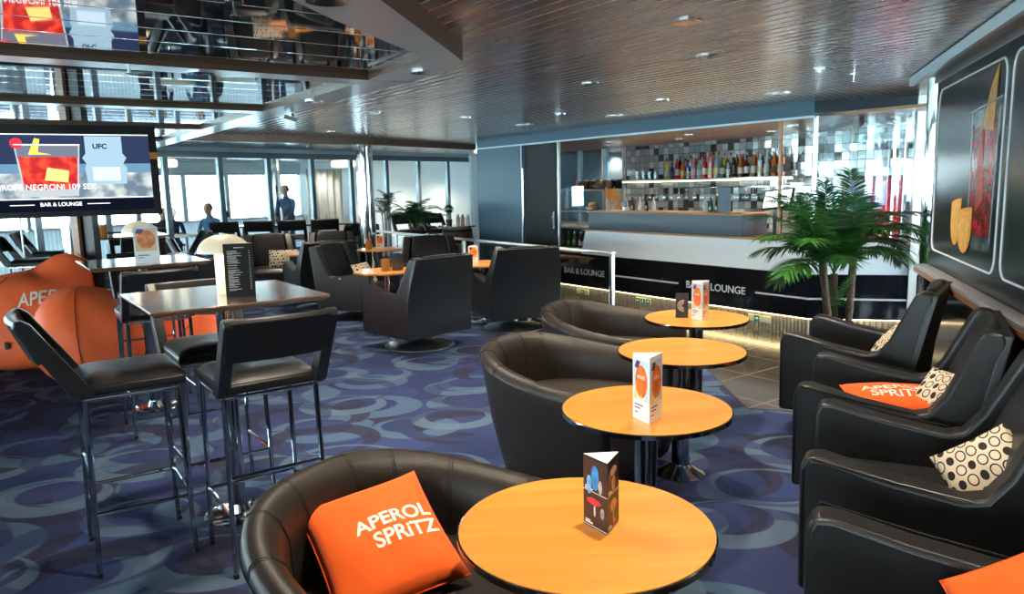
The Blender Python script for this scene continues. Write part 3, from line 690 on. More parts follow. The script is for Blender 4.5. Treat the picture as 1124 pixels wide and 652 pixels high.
nn = g.noise(mp.outputs[0], 2, 4); cc = g.mix(g.ss(nn, .35, .65), (.10, .15, .20, 1), (.55, .58, .55, 1)); b_.inputs['Base Color'].default_value = (0, 0, 0, 1); g.put(b_.inputs['Emission Color'], cc); b_.inputs['Emission Strength'].default_value = .5
tvb('picture_sea', scr('tv_sea', (.12, .24, .36), 1.1), sx0, sx1, y_a+.20, y_a+.30, z0=.002, z1=.0032)
tvb('picture_table', m_, sx0, sx1, y_a, y_a+.22, z0=.002, z1=.0034)
tvb('picture_line', scr('tv_white', (.8, .9, .95), 1.4), sx0, sx1, sy1-.012, sy1-.004, z0=.003, z1=.0042)
tvb('picture_line', scr('tv_white2', (.8, .9, .95), 1.4), sx0, sx1, y_a-.004, y_a+.004, z0=.003, z1=.0042)
gx = .56; gy = y_a+.02
def tvp(n, mat, pts, z): return MB().prism([(gx+a, gy+b2) for a, b2 in pts], z, z+.0005, TM).build(n, mat, tv, smooth=False)
KX = 1.45
_tvp = tvp
def tvp(n, mat, pts, z, c=0): return _tvp(n, mat, [(c+(a-c)*KX, b2) for a, b2 in pts], z)
tvp('picture_glass', scr('tv_glass', (.45, .50, .52), 1), [(-.14, 0), (.14, 0), (.17, .45), (-.17, .45)], .004)
tvp('picture_glass_inside', scr('tv_glass_in', (.16, .18, .24), 1), [(-.155, .33), (.155, .33), (.16, .435), (-.16, .435)], .0046)
m_, t_, b_ = nt('tv_drink'); g = G(t_); nn = g.noise(g.obj(), 14, 3); b_.inputs['Base Color'].default_value = (0, 0, 0, 1); g.put(b_.inputs['Emission Color'], g.mix(g.ss(nn, .4, .7), (.30, .006, .008, 1), (.80, .055, .02, 1))); b_.inputs['Emission Strength'].default_value = .62
tvp('picture_drink', m_, [(-.135, .06), (.135, .06), (.152, .34), (-.152, .34)], .005)
tvp('picture_ice', scr('tv_ice', (1, .5, .15), 1.6), [(-.03, .14), (.09, .12), (.10, .22), (-.01, .25)], .0055)
tvp('picture_peel', scr('tv_peel', (.9, .6, .1), 1.3), [(-.10, .36), (-.06, .50), (-.035, .49), (-.05, .38), (.02, .36)], .006)
MB().lathe([(.045, 0), (.045, .0005)], 20, M=TM @ Matrix.Translation((gx-.225, gy+.455, .006))).build('picture_cherry', scr('tv_cherry', (.8, .03, .05), 1.3), tv)
tvp('picture_rim', scr('tv_rim', (.8, .85, .88), 1.2), [(-.17, .44), (.17, .44), (.17, .448), (-.17, .448)], .0063)
bx = .43
tvp('picture_bottle', scr('tv_bottle', (.28, .42, .52), 1.2), [(bx-.10, .10), (bx+.11, .10), (bx+.12, .24), (bx+.10, .28), (bx+.12, .33), (bx+.10, .37), (bx+.10, .52), (bx-.10, .52), (bx-.10, .37), (bx-.12, .33), (bx-.10, .28), (bx-.11, .24)], .004, bx)
tvp('picture_bottle_light', scr('tv_bottle2', (.55, .70, .80), 1.1), [(bx-.07, .13), (bx+.08, .13), (bx+.08, .25), (bx-.07, .25)], .0046, bx)
text_obj('bottle_lettering', 'UFC', .06, scr('tv_dark', (.01, .02, .05), .6), TM @ Matrix.Translation((gx+bx-.03, gy+.43, .0052)), tv, bold=.002)
text_obj('screen_lettering', 'SMIROFF NEGRONI 109 SEK', .066, scr('tv_text', (1, 1, 1), 1.3), TM @ Matrix.Translation((.50, y_a+.10, .0068)), tv, bold=.0004)
text_obj('screen_lettering', 'BAR & LOUNGE', .045, scr('tv_text', (1, 1, 1), 1.3), TM @ Matrix.Translation((sx0+.57, sy0+.06, .0045)), tv, bold=.0006)
for q in (-1, 1):
    xx = sx0+.57+q*.29; tvb('picture_line', scr('tv_text2', (1, 1, 1), 1.2), xx-.09, xx+.09, sy0+.057, sy0+.063, z0=.004, z1=.005)
tvb('orange_tab', pm('tab', (.7, .25, .03), .5), W-.066, W-.001, .50, .56, z0=.012, z1=.014)
MB().box(.6, .8, .25, .55, -.12, -.07, TM).box(.66, .74, .36, .44, -2.2, -.12, TM).build('wall_bracket', M['black'], tv, smooth=False)

# ------------------------------------------------------------------ mural
mu = thing('wall_mural', 'black wall picture of a tall red cocktail with orange wedges', 'picture')
MM = Matrix.Translation(RD*1.22) @ RM      # x along wall, y into the room, z up
def mw_(n, pts, z, mat, dz=.0015):
    m4 = MM @ Matrix(((1, 0, 0, 0), (0, 0, 1, 0), (0, 1, 0, 0), (0, 0, 0, 1)))
    return MB().prism(pts, z, z+dz, m4).build(n, mat, mu, smooth=False)
mdark = pm('mural_print', (.026, .030, .032), .22, spec=.35, var=.5, vscale=1.2)
mw_('print_panel', [(-2, .97), (6.70, .97), (6.70, 2.36), (-2, 2.36)], .001, mdark, .006)
def rrect(x0, x1, y0, y1, r, n=6):
    P = []
    for cx, cy, a0 in ((x1-r, y1-r, 0), (x0+r, y1-r, 90), (x0+r, y0+r, 180), (x1-r, y0+r, 270)):
        for k in range(n+1):
            a = R(a0+90*k/n); P.append((cx+r*math.cos(a), cy+r*math.sin(a)))
    return P
fx0, fx1 = 4.86, 6.60
P = rrect(fx0, fx1, 1.085, 2.29, .10)
m4 = MM @ Matrix(((1, 0, 0, 0), (0, 0, 1, 0), (0, 1, 0, 0), (0, 0, 0, 1)))
MB().tube([m4 @ Vector((p[0], p[1], .008)) for p in P+[P[0]]], .007, 6).build('white_outline', pm('outline_white', (.75, .76, .75), .5), mu)
P2 = rrect(3.0, 4.74, 1.085, 2.29, .10)
MB().tube([m4 @ Vector((p[0], p[1], .008)) for p in P2+[P2[0]]], .007, 6).build('white_outline', pm('outline_white2', (.75, .76, .75), .5), mu)
# wood background swash, glass, drink, ice, fruit
gxm = 5.24
m_, t_, b_ = nt('mural_drink'); g = G(t_); nn = g.noise(g.obj(), 16, 4, .7); g.put(b_.inputs['Base Color'], g.mix(g.ss(nn, .40, .64), (.10, .006, .010, 1), (.62, .035, .05, 1))); b_.inputs['Roughness'].default_value = .2
mw_('print_glass', [(gxm-.26, 1.20), (gxm+.26, 1.20), (gxm+.34, 2.04), (gxm-.36, 2.08)], .008, pm('mural_glass', (.10, .12, .13), .15, var=.6, vscale=8))
mw_('print_drink', [(gxm-.22, 1.28), (gxm+.22, 1.28), (gxm+.29, 1.92), (gxm-.20, 2.0), (gxm-.30, 1.9)], .010, m_)
mw_('print_red_streak', [(gxm-.05, 1.5), (gxm+.10, 1.42), (gxm+.13, 1.80), (gxm+.02, 1.92)], .012, pm('mural_streak', (.50, .05, .035), .3, var=.3, vscale=20))
for q in (gxm-.27, gxm+.24):
    mw_('print_highlight', [(q, 1.25), (q+.02, 1.25), (q+.05*(1 if q > gxm else -1)+.03, 2.03), (q+.05*(1 if q > gxm else -1), 2.03)], .012, pm('mural_hl', (.35, .40, .42), .2))
mw_('print_wedge', [(gxm-.20, 1.90), (gxm+.05, 1.93), (gxm-.10, 2.16), (gxm-.24, 2.27)], .014, pm('mural_wedge', (.68, .36, .08), .3, var=.3, vscale=12))
mw_('print_rim', [(gxm-.36, 2.075), (gxm+.34, 2.035), (gxm+.34, 2.045), (gxm-.36, 2.085)], .016, pm('mural_rim', (.45, .45, .45), .2))
def wedge(cx, cy, w, h, z):
    pts = [(cx-w, cy+h)]+[(cx+w*math.cos(R(a)), cy+h*.1+h*math.sin(R(a))) for a in range(180, 361, 20)]+[(cx+w, cy+h*.8), (cx, cy+h*.95)]
    mw_('print_orange', pts, z, pm('mural_orange', (.78, .33, .05), .3, var=.15, vscale=20))
    mw_('print_orange_flesh', [(cx+(x-cx)*.82, cy+(y-cy)*.82) for x, y in pts], z+.002, pm('mural_flesh', (.85, .45, .12), .3, var=.25, vscale=30))
wedge(gxm+.60, 1.33, .14, .17, .010); wedge(gxm+.33, 1.29, .18, .16, .015)

# ------------------------------------------------------------------ armchairs
def armchair_proto():
    t = thing('lounge_armchair', 'x', 'armchair')
    Lm = M['leather']
    # side profile (y forward, z up)
    def arm(sgn):
        prof = [(.40, .15), (.405, .60), (.385, .645), (.33, .65), (.12, .60), (-.10, .565), (-.16, .58), (-.22, .66), (-.34, .93), (-.37, .955), (-.43, .95), (-.445, .91), (-.36, .50), (-.33, .15)]
        x0, x1 = (.30, .415) if sgn > 0 else (-.415, -.30)
        m4 = Matrix(((0, 0, 1, 0), (1, 0, 0, 0), (0, 1, 0, 0), (0, 0, 0, 1)))
        # taper the wing towards the top
        m = MB(); lo = []; rings = []
        n = len(prof)
        for x in (x0, x1):
            rr = []
            for y, z in prof:
                k = max(0, (z-.60)/.35)
                rr.append((x-sgn*.05*k if True else x, y, z))
            rings.append(rr)
        m.loft(rings)
        o = m.build('armrest', Lm, t, bevel=.018)
        p = [(x1 if sgn > 0 else x0, y, z) for y, z in prof]
        return o
    arm(1); arm(-1)
    # back between the wings
    m = MB()
    rings = []
    for z, yf, yb, w in ((.16, -.24, -.31, .305), (.45, -.20, -.32, .305), (.62, -.225, -.35, .303), (.80, -.305, -.40, .28), (.93, -.365, -.425, .262), (.968, -.39, -.43, .255)):
        rings.append([(-w, yf, z), (-w*.6, yf-.012, z), (0, yf-.018, z), (w*.6, yf-.012, z), (w, yf, z), (w, yb, z), (0, yb-.012, z), (-w, yb, z)])
    m.loft(rings); m.build('backrest', Lm, t, sub=1)
    m = MB(); rings = []
    for z, yb in ((.15, -.332), (.35, -.350), (.52, -.366), (.70, -.402), (.85, -.434), (.94, -.452)):
        w = .414-.052*max(0, (z-.60)/.35)
        rings.append([(-w, yb+.03, z), (w, yb+.03, z), (w, yb-.012, z), (-w, yb-.012, z)])
    m.loft(rings); m.build('back_panel', Lm, t, bevel=.006)
    MB().box(-.31, .31, -.25, .385, .17, .33).build('seat_base', Lm, t, bevel=.012)
    def sf(u, v):
        x = -.305+.61*u; y = -.25+.655*v; k = (1-abs(2*u-1)**4)*(1-abs(2*v-1)**6)
        return (x, y, .385+.075*k**.6)
    m = MB(); m.grid(sf, 14, 14); m.box(-.305, .305, -.25, .405, .33, .386)
    m.build('seat_cushion', Lm, t, ang=60)
    MB().tube([(.419, .39, .17), (.421, .395, .6), (.419, .37, .648), (.415, .1, .598), (.412, -.12, .568)], .004, 6).build('seam_piping', M['black'], t)
    MB().tube([(-.419, .39, .17), (-.421, .395, .6), (-.419, .37, .648), (-.415, .1, .598), (-.412, -.12, .568)], .004, 6).build('seam_piping', M['black'], t)
    MB().box(.405, .4175, -.02, .0, .545, .56).build('metal_tab', M['steel'], t, smooth=False)
    s = MB().lathe([(.365, 0), (.365, .008), (.28, .022), (.06, .055), (.034, .075), (.034, .17)], 40).build('swivel_base', M['steel'], t)
    return t
AC = armchair_proto()
chairs = [ # x, y, facing azimuth, label, scale, group
    (-.99, 7.78, -45, 'black swivel armchair with its back to us, nearest the octagonal candle table', 1.02, 'swivel'),
    (.03, 8.68, -21, 'black swivel armchair seen from behind beside the handrail', 1.02, 'swivel'),
    (-2.0, 9.62, 108, 'black armchair turned side-on towards the table with the dark glass', 1.0, 'swivel'),
    (-2.72, 10.6, -33, 'black armchair with its back turned, right behind the bar table with lamp', 1.0, 'swivel'),
    (-3.88, 11.98, 162, 'brown-black armchair facing us with a patterned cushion, in front of high stools', 1.0, 'swivel'),
    (-2.95, 12.3, 168, 'dark armchair facing us next to the far chrome column', 1.0, 'swivel'),
    (-1.14, 10.5, 172, 'dark armchair facing us between two small round tables', 1.0, 'swivel'),
    (-4.9, 11.6, 75, 'dark armchair side-on against the glazed partition', 1.0, 'swivel'),
    (-7.6, 9.3, 120, 'dark square-backed armchair near the left windows', 1.0, 'swivel'),
    (-6.9, 8.4, 60, 'dark chair cut by the left edge behind the bean bags', 1.0, 'swivel'),
    (-3.15, 14.85, 200, 'dark armchair furthest back by the glazed partition', 1.0, 'swivel'),
]
fz = 289.0   # the row along the mural faces the round tables
def row_c(dfront, s): return RD*(dfront+.41)+RS*s
RC = [(Vector((2.32, 4.87, 0)), 306), (Vector((1.92, 3.69, 0)), 299), (Vector((1.58, 2.77, 0)), 296), (Vector((1.10, 1.64, 0)), 295)]
rows = [(.20, 5.52, 'black armchair furthest along the mural wall, beside the tall palm', 0),
        (.20, 4.21, 'black armchair by the mural with an orange and a patterned cushion on it', 0),
        (.18, 3.18, 'black armchair by the mural holding only a patterned cushion', 0),
        (.18, 2.03, 'black armchair in the foreground at the right, cut by the edge of view', 0)]
for i, (d, s, lb, _) in enumerate(rows):
    c, fa = RC[i]; chairs.append((c.x, c.y, fa-360, lb, 1.02, 'mural'))
for i, (x, y, a, lb, sc, gr) in enumerate(chairs):
    G_ = 'armchairs around the small tables' if gr == 'swivel' else 'armchairs in a row along the mural wall'
    o = AC if i == 0 else copy_tree(AC)
    o.location = (x, y, 0); o.rotation_euler = (0, 0, az(a)); o.scale = (sc, sc, sc); o['label'] = lb; o['group'] = G_

# ------------------------------------------------------------------ tub chairs
def tub_proto():
    t = thing('tub_sofa', 'x', 'sofa')
    a, bb, yc = .55, .82, .36
    def P(th): return Vector((a*math.copysign(abs(math.cos(th))**.80, math.cos(th)), yc-bb*math.copysign(abs(math.sin(th))**.80, math.sin(th)), 0))
    def nrm(th):
        e = 1e-3; d = P(th+e)-P(th-e); n = Vector((d.y, -d.x, 0)).normalized()
        if n.dot(-(P(th)-Vector((0, 0, 0)))) < 0: n = -n
        return n
    def hgt(th): return .625+.13*max(0, math.sin(th))**1.3
    N = 56; t0, t1 = R(-4), R(184)
    def sect(th, k=1):
        p = P(th); n = nrm(th); h = hgt(th)
        prof = [(.135, .03), (.10, .16), (.055, .36), (.015, h-.10), (.0, h-.045), (.008, h-.012), (.032, h+.004), (.065, h+.002), (.10, h-.03), (.125, h-.09), (.135, .47), (.138, .40), (.2, .30), (.2, .03)]
        m = .1
        return [tuple(p+n*(m+(u-m)*k)+Vector((0, 0, (z if k == 1 else .3+(z-.3)*(.5+.5*k))))) for u, z in prof]
    rings = [sect(t0+(t1-t0)*i/N) for i in range(N+1)]
    d0 = Vector((0, 1, 0))
    def sh(r, dy): return [(p[0], p[1]+dy, p[2]) for p in r]
    rings = [sh(sect(t0, .35), .035), sh(sect(t0, .8), .022)]+rings+[sh(sect(t1, .8), .022), sh(sect(t1, .35), .035)]
    m = MB(); m.loft(rings); m.build('tub_shell', M['leather2'], t, ang=70)
    # seat
    ins = [P(R(-4)+(R(188))*i/40)+nrm(R(-4)+R(188)*i/40)*.13 for i in range(41)]
    ctr = Vector((0, .02, 0)); m = MB(); rings = []
    for k, z in ((1.0, .10), (1.0, .40), (.985, .435), (.93, .455), (.7, .468), (.35, .472)):
        rings.append([tuple(ctr+(p-ctr)*k+Vector((0, 0, z))) for p in ins])
    m.loft(rings); m.build('seat_cushion', M['leather2'], t, ang=50)
    # stitched seams over the rim
    for i in (5, 12, 19, 25, 31, 37, 44, 51):
        th = t0+(t1-t0)*i/N; m = MB()
        for dth in (0, R(1.0)):
            r = sect(th+dth); n = nrm(th); path = [Vector(q)+Vector((0, 0, .0007))+((-n)*.0007 if k_ < 4 else n*.0007) for k_, q in enumerate(r[4:11])]
            m.tube(path, .0014, 5)
        m.build('seam_stitching', M['blackm'], t)
    m = MB(); path = [Vector(sect(t0+(t1-t0)*i/N)[4])+Vector((0, 0, 0)) for i in range(N+1)]; m.tube(path, .0035, 5); m.build('edge_piping', M['leather'], t)
    MB().prism([tuple((P(R(6)+R(168)*i/24)*.74)[:2]) for i in range(25)], 0, .03).build('plinth', M['blackm'], t, smooth=False)
    return t
TB = tub_proto()
tubs = [(Vector((-.31, 2.116, 0)), 121, 'large black tub sofa in the foreground with an orange cushion'), (Vector((.292, 4.187, 0)), 122, 'empty black tub sofa in the middle behind the round tables'), (Vector((.686, 5.475, 0)), 118, 'black tub sofa furthest away, beside the railing post')]
for i, (p, a, lb) in enumerate(tubs):
    o = TB if i == 0 else copy_tree(TB); o.location = p; o.rotation_euler = (0, 0, az(a)); o['label'] = lb; o['group'] = 'tub sofas along the round tables'

# ------------------------------------------------------------------ round tables
def round_table(r=.35, h=.724):
    t = thing('round_table', 'x', 'table')
    MB().lathe([(r-.004, h-.004), (r-.004, h)], 72).build('tabletop', M['table'], t, ang=30)
    MB().lathe([(r-.03, h-.026), (r, h-.022), (r+.001, h-.005), (r-.003, h-.003), (r-.006, h-.0045)], 72).build('chrome_edge', M['chromed'], t, ang=50)
    MB().lathe([(.048, .05), (.048, h-.03)], 28).build('pedestal', M['chromed'], t)
    MB().lathe([(.14, 0), (.14, .012), (.075, .05), (.055, .07)], 36).build('foot_cone', M['chrome'], t)
    MB().box(-.2, .2, -.025, .025, h-.045, h-.026).box(-.025, .025, -.2, .2, h-.044, h-.0262).build('spider', M['black'], t, smooth=False)
    return t
RT = round_table()
rts = [((.186, 1.927), 'nearest round orange oak table, with the dark menu prism on it'), ((.547, 3.007), 'second round orange oak table, with a white orange drink card prism'), ((.934, 4.06), 'third round orange oak table, with nothing on it'), ((1.265, 5.06), 'round orange oak table next to the bar, carrying two cards')]
for i, (p, lb) in enumerate(rts):
    o = RT if i == 0 else copy_tree(RT); o.location = (*p, 0); o['label'] = lb; o['group'] = 'round oak tables along the tub sofas'
    o.rotation_euler = (0, 0, [.05, .2, .1, .3][i])
def oct_table():
    t = thing('small_table', 'x', 'table'); r = .37; h = .724
    P = [(r*math.cos(R(22.5+45*k)), r*math.sin(R(22.5+45*k))*1.0) for k in range(8)]
    MB().prism(P, h-.022, h).build('tabletop', M['table'], t, bevel=.003)
    MB().lathe([(.032, .02), (.032, h-.02)], 20).build('pedestal', M['chrome'], t)
    MB().lathe([(.2, 0), (.2, .01), (.05, .03)], 30).build('foot_disc', M['chrome'], t); return t
OT = oct_table()
ots = [((-1.43, 8.5), 'small octagonal oak table with amber candle glass and dark glass'), ((-.36, 9.1), 'small octagonal oak table beside the handrail with orange drink card'), ((-3.05, 11.2), 'small oak table with a candle glass before the cushioned armchair'), ((-2.03, 11.65), 'small oak table at the base of the far chrome column')]
for i, (p, lb) in enumerate(ots):
    o = OT if i == 0 else copy_tree(OT); o.location = (*p, 0); o['label'] = lb; o['group'] = 'small octagonal tables among the armchairs'; o.rotation_euler = (0, 0, R(BA))

# ------------------------------------------------------------------ bar tables and stools
def bar_table():
    t = thing('bar_table', 'x', 'table'); h = 1.15
    MB().box(-.40, .40, -.40, .40, h-.012, h).build('tabletop', M['bartop'], t, bevel=.003)
    m = MB(); m.loft([[(-.37, -.37, h-.03), (.37, -.37, h-.03), (.37, .37, h-.03), (-.37, .37, h-.03)], [(-.40, -.40, h-.012), (.40, -.40, h-.012), (.40, .40, h-.012), (-.40, .40, h-.012)]]); m.build('bevelled_underside', M['sill'], t, smooth=False)
    MB().lathe([(.038, .03), (.038, h-.03)], 24).build('pedestal', M['chromed'], t)
    MB().lathe([(.17, 0), (.17, .008), (.15, .016), (.06, .022), (.045, .06)], 40).build('foot_disc', M['chrome'], t)
    MB().box(-.2, .2, -.02, .02, h-.045, h-.03).build('spider', M['black'], t, smooth=False)
    return t
BT = bar_table()
T1 = Vector((-1.44, 3.68, 0)); T2 = Vector((-2.80, 5.66, 0)); T3 = Vector((-4.75, 9.35, 0)); T4 = Vector((-4.05, 14.2, 0))
bts = [(T1, 'tall walnut bar table in front, carrying a domed lamp and black menu'), (T2, 'tall walnut bar table with lamp and drink card, in front of the bean bags'), (T3, 'far tall bar table with a candle glass behind the chrome column')]
brot = R(90+BA)  # table frame: local y = A, local x = B
brot = math.atan2(Bv.y, Bv.x)
for i, (p, lb) in enumerate(bts):
    o = BT if i == 0 else copy_tree(BT); o.location = p; o.rotation_euler = (0, 0, brot); o['label'] = lb; o['group'] = 'tall square bar tables'
def stool_proto():
    t = thing('bar_stool', 'x', 'stool')
    w, d = .20, .18; zt = .79
    for sx_, sy_ in ((-1, -1), (1, -1), (1, 1), (-1, 1)):
        MB().tube([(sx_*(w+.012), sy_*(d+.018), 0), (sx_*w, sy_*d, zt)], .0115, 10).build('leg', M['chromed'], t)
        MB().lathe([(.013, 0), (.013, .02)], 10, c=(sx_*(w+.012), sy_*(d+.018), 0)).build('foot_cap', M['black'], t)
    def k(z): f = 1-z/zt; return w+.012*f, d+.018*f
    for z, sides in ((.28, 'lrf'), (.44, 'b')):
        a, c = k(z)
        for s_ in sides:
            q = {'l': [(-a, -c, z), (-a, c, z)], 'r': [(a, -c, z), (a, c, z)], 'f': [(-a, c, z), (a, c, z)], 'b': [(-a, -c, z), (a, -c, z)]}[s_]
            MB().tube(q, .009, 8).build('stretcher', M['chrome'], t)
    MB().tube([(-w, -d, zt), (w, -d, zt), (w, d, zt), (-w, d, zt), (-w, -d, zt)], .009, 8).build('seat_frame', M['chrome'], t)
    for a_, b_2 in ((-.15, -.12), (.15, -.12), (-.15, .12), (.15, .12)):
        pass
    MB().box(-.215, .215, -.20, .22, .805, .85).build('seat_base', M['leather'], t, bevel=.014)
    def sf(u, v):
        x = -.212+.424*u; y = -.195+.415*v; e = (1-abs(2*u-1)**5)*(1-abs(2*v-1)**5)
        return (x, y, .852+.042*max(0, e)**.5-.006*math.cos(PI*(2*v-1)*.5))
    m = MB(); m.grid(sf, 16, 16); m.build('seat_cushion', M['leather'], t, ang=60)
    MB().box(-.212, .212, -.195, .22, .843, .853).build('seat_piping', M['leather2'], t, bevel=.003)
    # curved band and side posts
    m = MB(); rings = []
    for i in range(17):
        u = -1+2*i/16; x = .225*u; yb = -.03*(1-u*u)
        r = []
        for y, z in ((-.305, .975), (-.335, .972), (-.405, 1.14), (-.395, 1.158), (-.375, 1.158), (-.365, 1.145)):
            r.append((x, y+yb, z))
        rings.append(r)
    m.loft(rings); m.build('backrest', M['leather'], t, ang=50, bevel=.004)
    for sx_ in (-1, 1):
        m = MB(); x0, x1 = (sx_*.235, sx_*.185)
        P = [(-.135, .81), (-.20, .80), (-.235, .82), (-.41, 1.13), (-.40, 1.158), (-.375, 1.16), (-.345, 1.14)]
        m.loft([[(x, y, z) for y, z in P] for x in (x0, x1)]); m.build('back_post', M['leather'], t, bevel=.008)
    return t
ST = stool_proto()
Ad, Bd = A, Bv; azA = -35.7; azB = 54.3
def at(T, a_, b_2): return T+Ad*a_+Bd*b_2
stools = [
    (Vector((-1.775, 3.335, 0)), azB+2, 'black bar stool seen side-on at the left, nearest the viewer on that side'),
    (Vector((-1.16, 3.30, 0)), azA, 'black bar stool with its open back towards us at the front bar table'),
    (at(T1, .275, .0), azA+180, 'black bar stool on the far side of the lamp bar table'),
    (Vector((-2.53, 5.20, 0)), azA, 'black bar stool with its back to us at the second bar table'),
    (at(T2, .45, .1), azA+180, 'black bar stool behind the second bar table with the drink card'),
    (Vector((-6.55, 10.6, 0)), 70, 'dark high stool furthest left near the windows'),
    (at(T3, -.5, 0), azA, 'black bar stool before the far bar table with a candle'),
    (at(T3, -.05, .52), azB+180, 'black bar stool at the right end of the far bar table'),
    (at(T3, .5, .1), azA+180, 'black bar stool behind the far bar table'),
    (Vector((-6.0, 9.35, 0)), 75, 'slanting black bar stool between television and bean bags'),
]
for i in range(4):
    stools.append((Vector((-4.88+i*.54, 12.95+i*.10, 0)), -12, 'dark high stool in the far row before the windows, %s from the left' % ORD[i]))
for i in range(3):
    stools.append((Vector(((-1.75, 15.2, 0), (-1.85, 13.95, 0), (-1.28, 14.05, 0))[i]), 150-i*4, 'dark high stool between the small palm and the barrel, %s from the palm' % ORD[i]))
for i, (p, a, lb) in enumerate(stools):
    o = ST if i == 0 else copy_tree(ST); o.location = p; o.rotation_euler = (0, 0, az(a)); o['label'] = lb; o['group'] = 'black leather bar stools'
lt = thing('long_high_table', 'long high counter table behind the far row of stools', 'table', (-3.85, 13.55, 0), R(11))
MB().box(-1.1, 1.1, -.2, .2, 1.02, 1.05).build('tabletop', M['bartop'], lt, bevel=.003)
for x in (-.9, .9): MB().box(x-.04, x+.04, -.04, .04, 0, 1.02).build('leg', M['chrome'], lt, smooth=False)

# ------------------------------------------------------------------ lamps, menus, drink cards
def lamp(T, x, y, label):
    t = thing('table_lamp', label, 'lamp', (x, y, T), 0, 'mushroom table lamps')
    MB().lathe([(.048, 0), (.048, .20)], 28).build('lamp_base', M['lampw'], t)
    MB().lathe([(.046, .20), (.046, .215)], 28).build('glow_ring', M['lampg'], t)
    prof = [(.125*math.cos(R(a)), .205+.09*math.sin(R(a))) for a in range(0, 91, 9)]
    MB().lathe([(.05, .207)]+prof, 36).build('lamp_shade', M['lampw'], t, ang=60)
    l = bpy.data.lights.new('lamp_bulb', 'POINT'); l.energy = .6; l.color = (1, .75, .4); l.shadow_soft_size = .03
    lo = bpy.data.objects.new('lamp_bulb', l); C.objects.link(lo); lo.parent = t; lo.location = (.0, -.085, .17)
lamp(1.15, -1.43, 3.72, 'opal mushroom lamp on the front bar table behind the black menu')
lamp(1.15, -2.88, 5.82, 'opal mushroom lamp on the second bar table behind the drink card')
def prism_card(name, label, loc, rz, w, h, kind, group='drink card prisms'):
    """three sided card; the apex edge faces local -y"""
    t = thing(name, label, 'menu card', loc, rz, group)
    r = w/math.sqrt(3); V = [Vector((r*math.cos(R(a)), r*math.sin(R(a)), 0)) for a in (270, 30, 150)]
    base = M['white'] if kind == 'orange' else pm('menu_brown', (.045, .020, .014), .35)
    m = MB(); m.loft([[tuple(v+Vector((0, 0, z))) for v in V] for z in (0, h)], cap=True); o = m.build('card_body', [base, M['white']], t, smooth=False)
    for p in o.data.polygons:
        if p.normal.z > .9: p.material_index = 1
    for a_, b_2 in ((V[2], V[0]), (V[0], V[1]), (V[1], V[2])):
        xd = (b_2-a_).normalized(); Mf = frameM(a_, xd, (0, 0, 1)); Ml = lambda z: Mf @ Matrix.Translation((0, 0, z))
        if kind == 'orange':
            sky = pm('card_sky', (.45, .62, .72), .4); MB().box(w*.06, w*.94, h*.30, h*.93, .0003, .0006, Mf).build('card_picture', sky, t, smooth=False)
            og = pm('card_orange', (.85, .16, .02), .35, var=.5, vscale=30)
            MB().prism([(w*(.52+.36*math.cos(R(q))), h*(.60+.25*math.sin(R(q)))) for q in range(0, 360, 20)], .0007, .001, Mf).build('drink_picture', og, t, smooth=False)
            MB().box(w*.5, w*.56, h*.33, h*.42, .0007, .001, Mf).box(w*.3, w*.72, h*.31, h*.335, .0007, .001, Mf).build('glass_stem_picture', pm('stem_pic', (.9, .75, .3), .4), t, smooth=False)
            MB().prism([(w*.12, h*.80), (w*.32, h*.78), (w*.46, h*.90), (w*.25, h*.91)], .0011, .0014, Mf).build('logo_picture', pm('logo_pic', (.10, .03, .10), .4), t, smooth=False)
            MB().prism([(w*.08, h*.33), (w*.28, h*.33), (w*.2, h*.5)], .0011, .0014, Mf).build('slice_picture', pm('slice_pic', (.9, .6, .1), .4), t, smooth=False)
            for q, ww in ((.22, .5), (.17, .35), (.10, .2)):
                MB().box(w*.12, w*(.12+ww), h*q, h*(q+.018), .0005, .0008, Mf).build('text_line', M['black'], t, smooth=False)
            text_obj('card_lettering', 'APEROL', h*.075, M['white'], Mf @ Matrix.Translation((w*.52, h*.66, .0013)), t, extrude=.0002, sx=.8)
        else:
            for q in (.0, .49, .96): MB().box(w*.0, w, h*(q+.018), h*(q+.026), .0003, .0006, Mf).build('white_rule', M['white'], t, smooth=False)
            MB().box(0, w, h*.975, h, .0003, .0007, Mf).build('dark_rule', M['black'], t, smooth=False)
            s_ = 1 if a_ is V[2] else 0
            top = [(w*.25, h*.60, (.15, .4, .7), .10, .17), (w*.5, h*.72, (.02, .25, .55), .16, .22), (w*.72, h*.62, (.6, .5, .4), .08, .12)] if s_ else [(w*.5, h*.82, (.65, .5, .36), .28, .08), (w*.5, h*.65, (.6, .38, .2), .16, .14), (w*.2, h*.75, (.2, .12, .08), .1, .1)]
            bot = [(w*.45, h*.38, (.75, .03, .05), .30, .06), (w*.48, h*.25, (.5, .45, .42), .04, .10), (w*.8, h*.26, (.35, .33, .3), .08, .10)] if s_ else [(w*.5, h*.34, (.55, .30, .20), .26, .11), (w*.5, h*.2, (.5, .40, .36), .05, .12), (w*.6, h*.09, (.6, .12, .04), .14, .035)]
            for cx, cy, col, rx, ry in top+bot:
                MB().prism([(cx+w*rx*math.cos(R(q)), cy+h*ry*math.sin(R(q))*.8) for q in range(0, 360, 30)], .0005, .0009, Mf).build('cocktail_picture', pm('cocktail_pic', col, .35, var=.4, vscale=60), t, smooth=False)
            for q in (.53, .05): MB().box(w*.08, w*.4, h*q, h*(q+.02), .0005, .0008, Mf).box(w*.08, w*.3, h*(q+.03), h*(q+.045), .0005, .0008, Mf).build('text_line', M['white'], t, smooth=False)
    return t
prism_card('menu_prism', 'dark brown three-sided cocktail menu on the nearest round table', (.235, 1.925, .7245), R(4), .098, .20, 'brown')
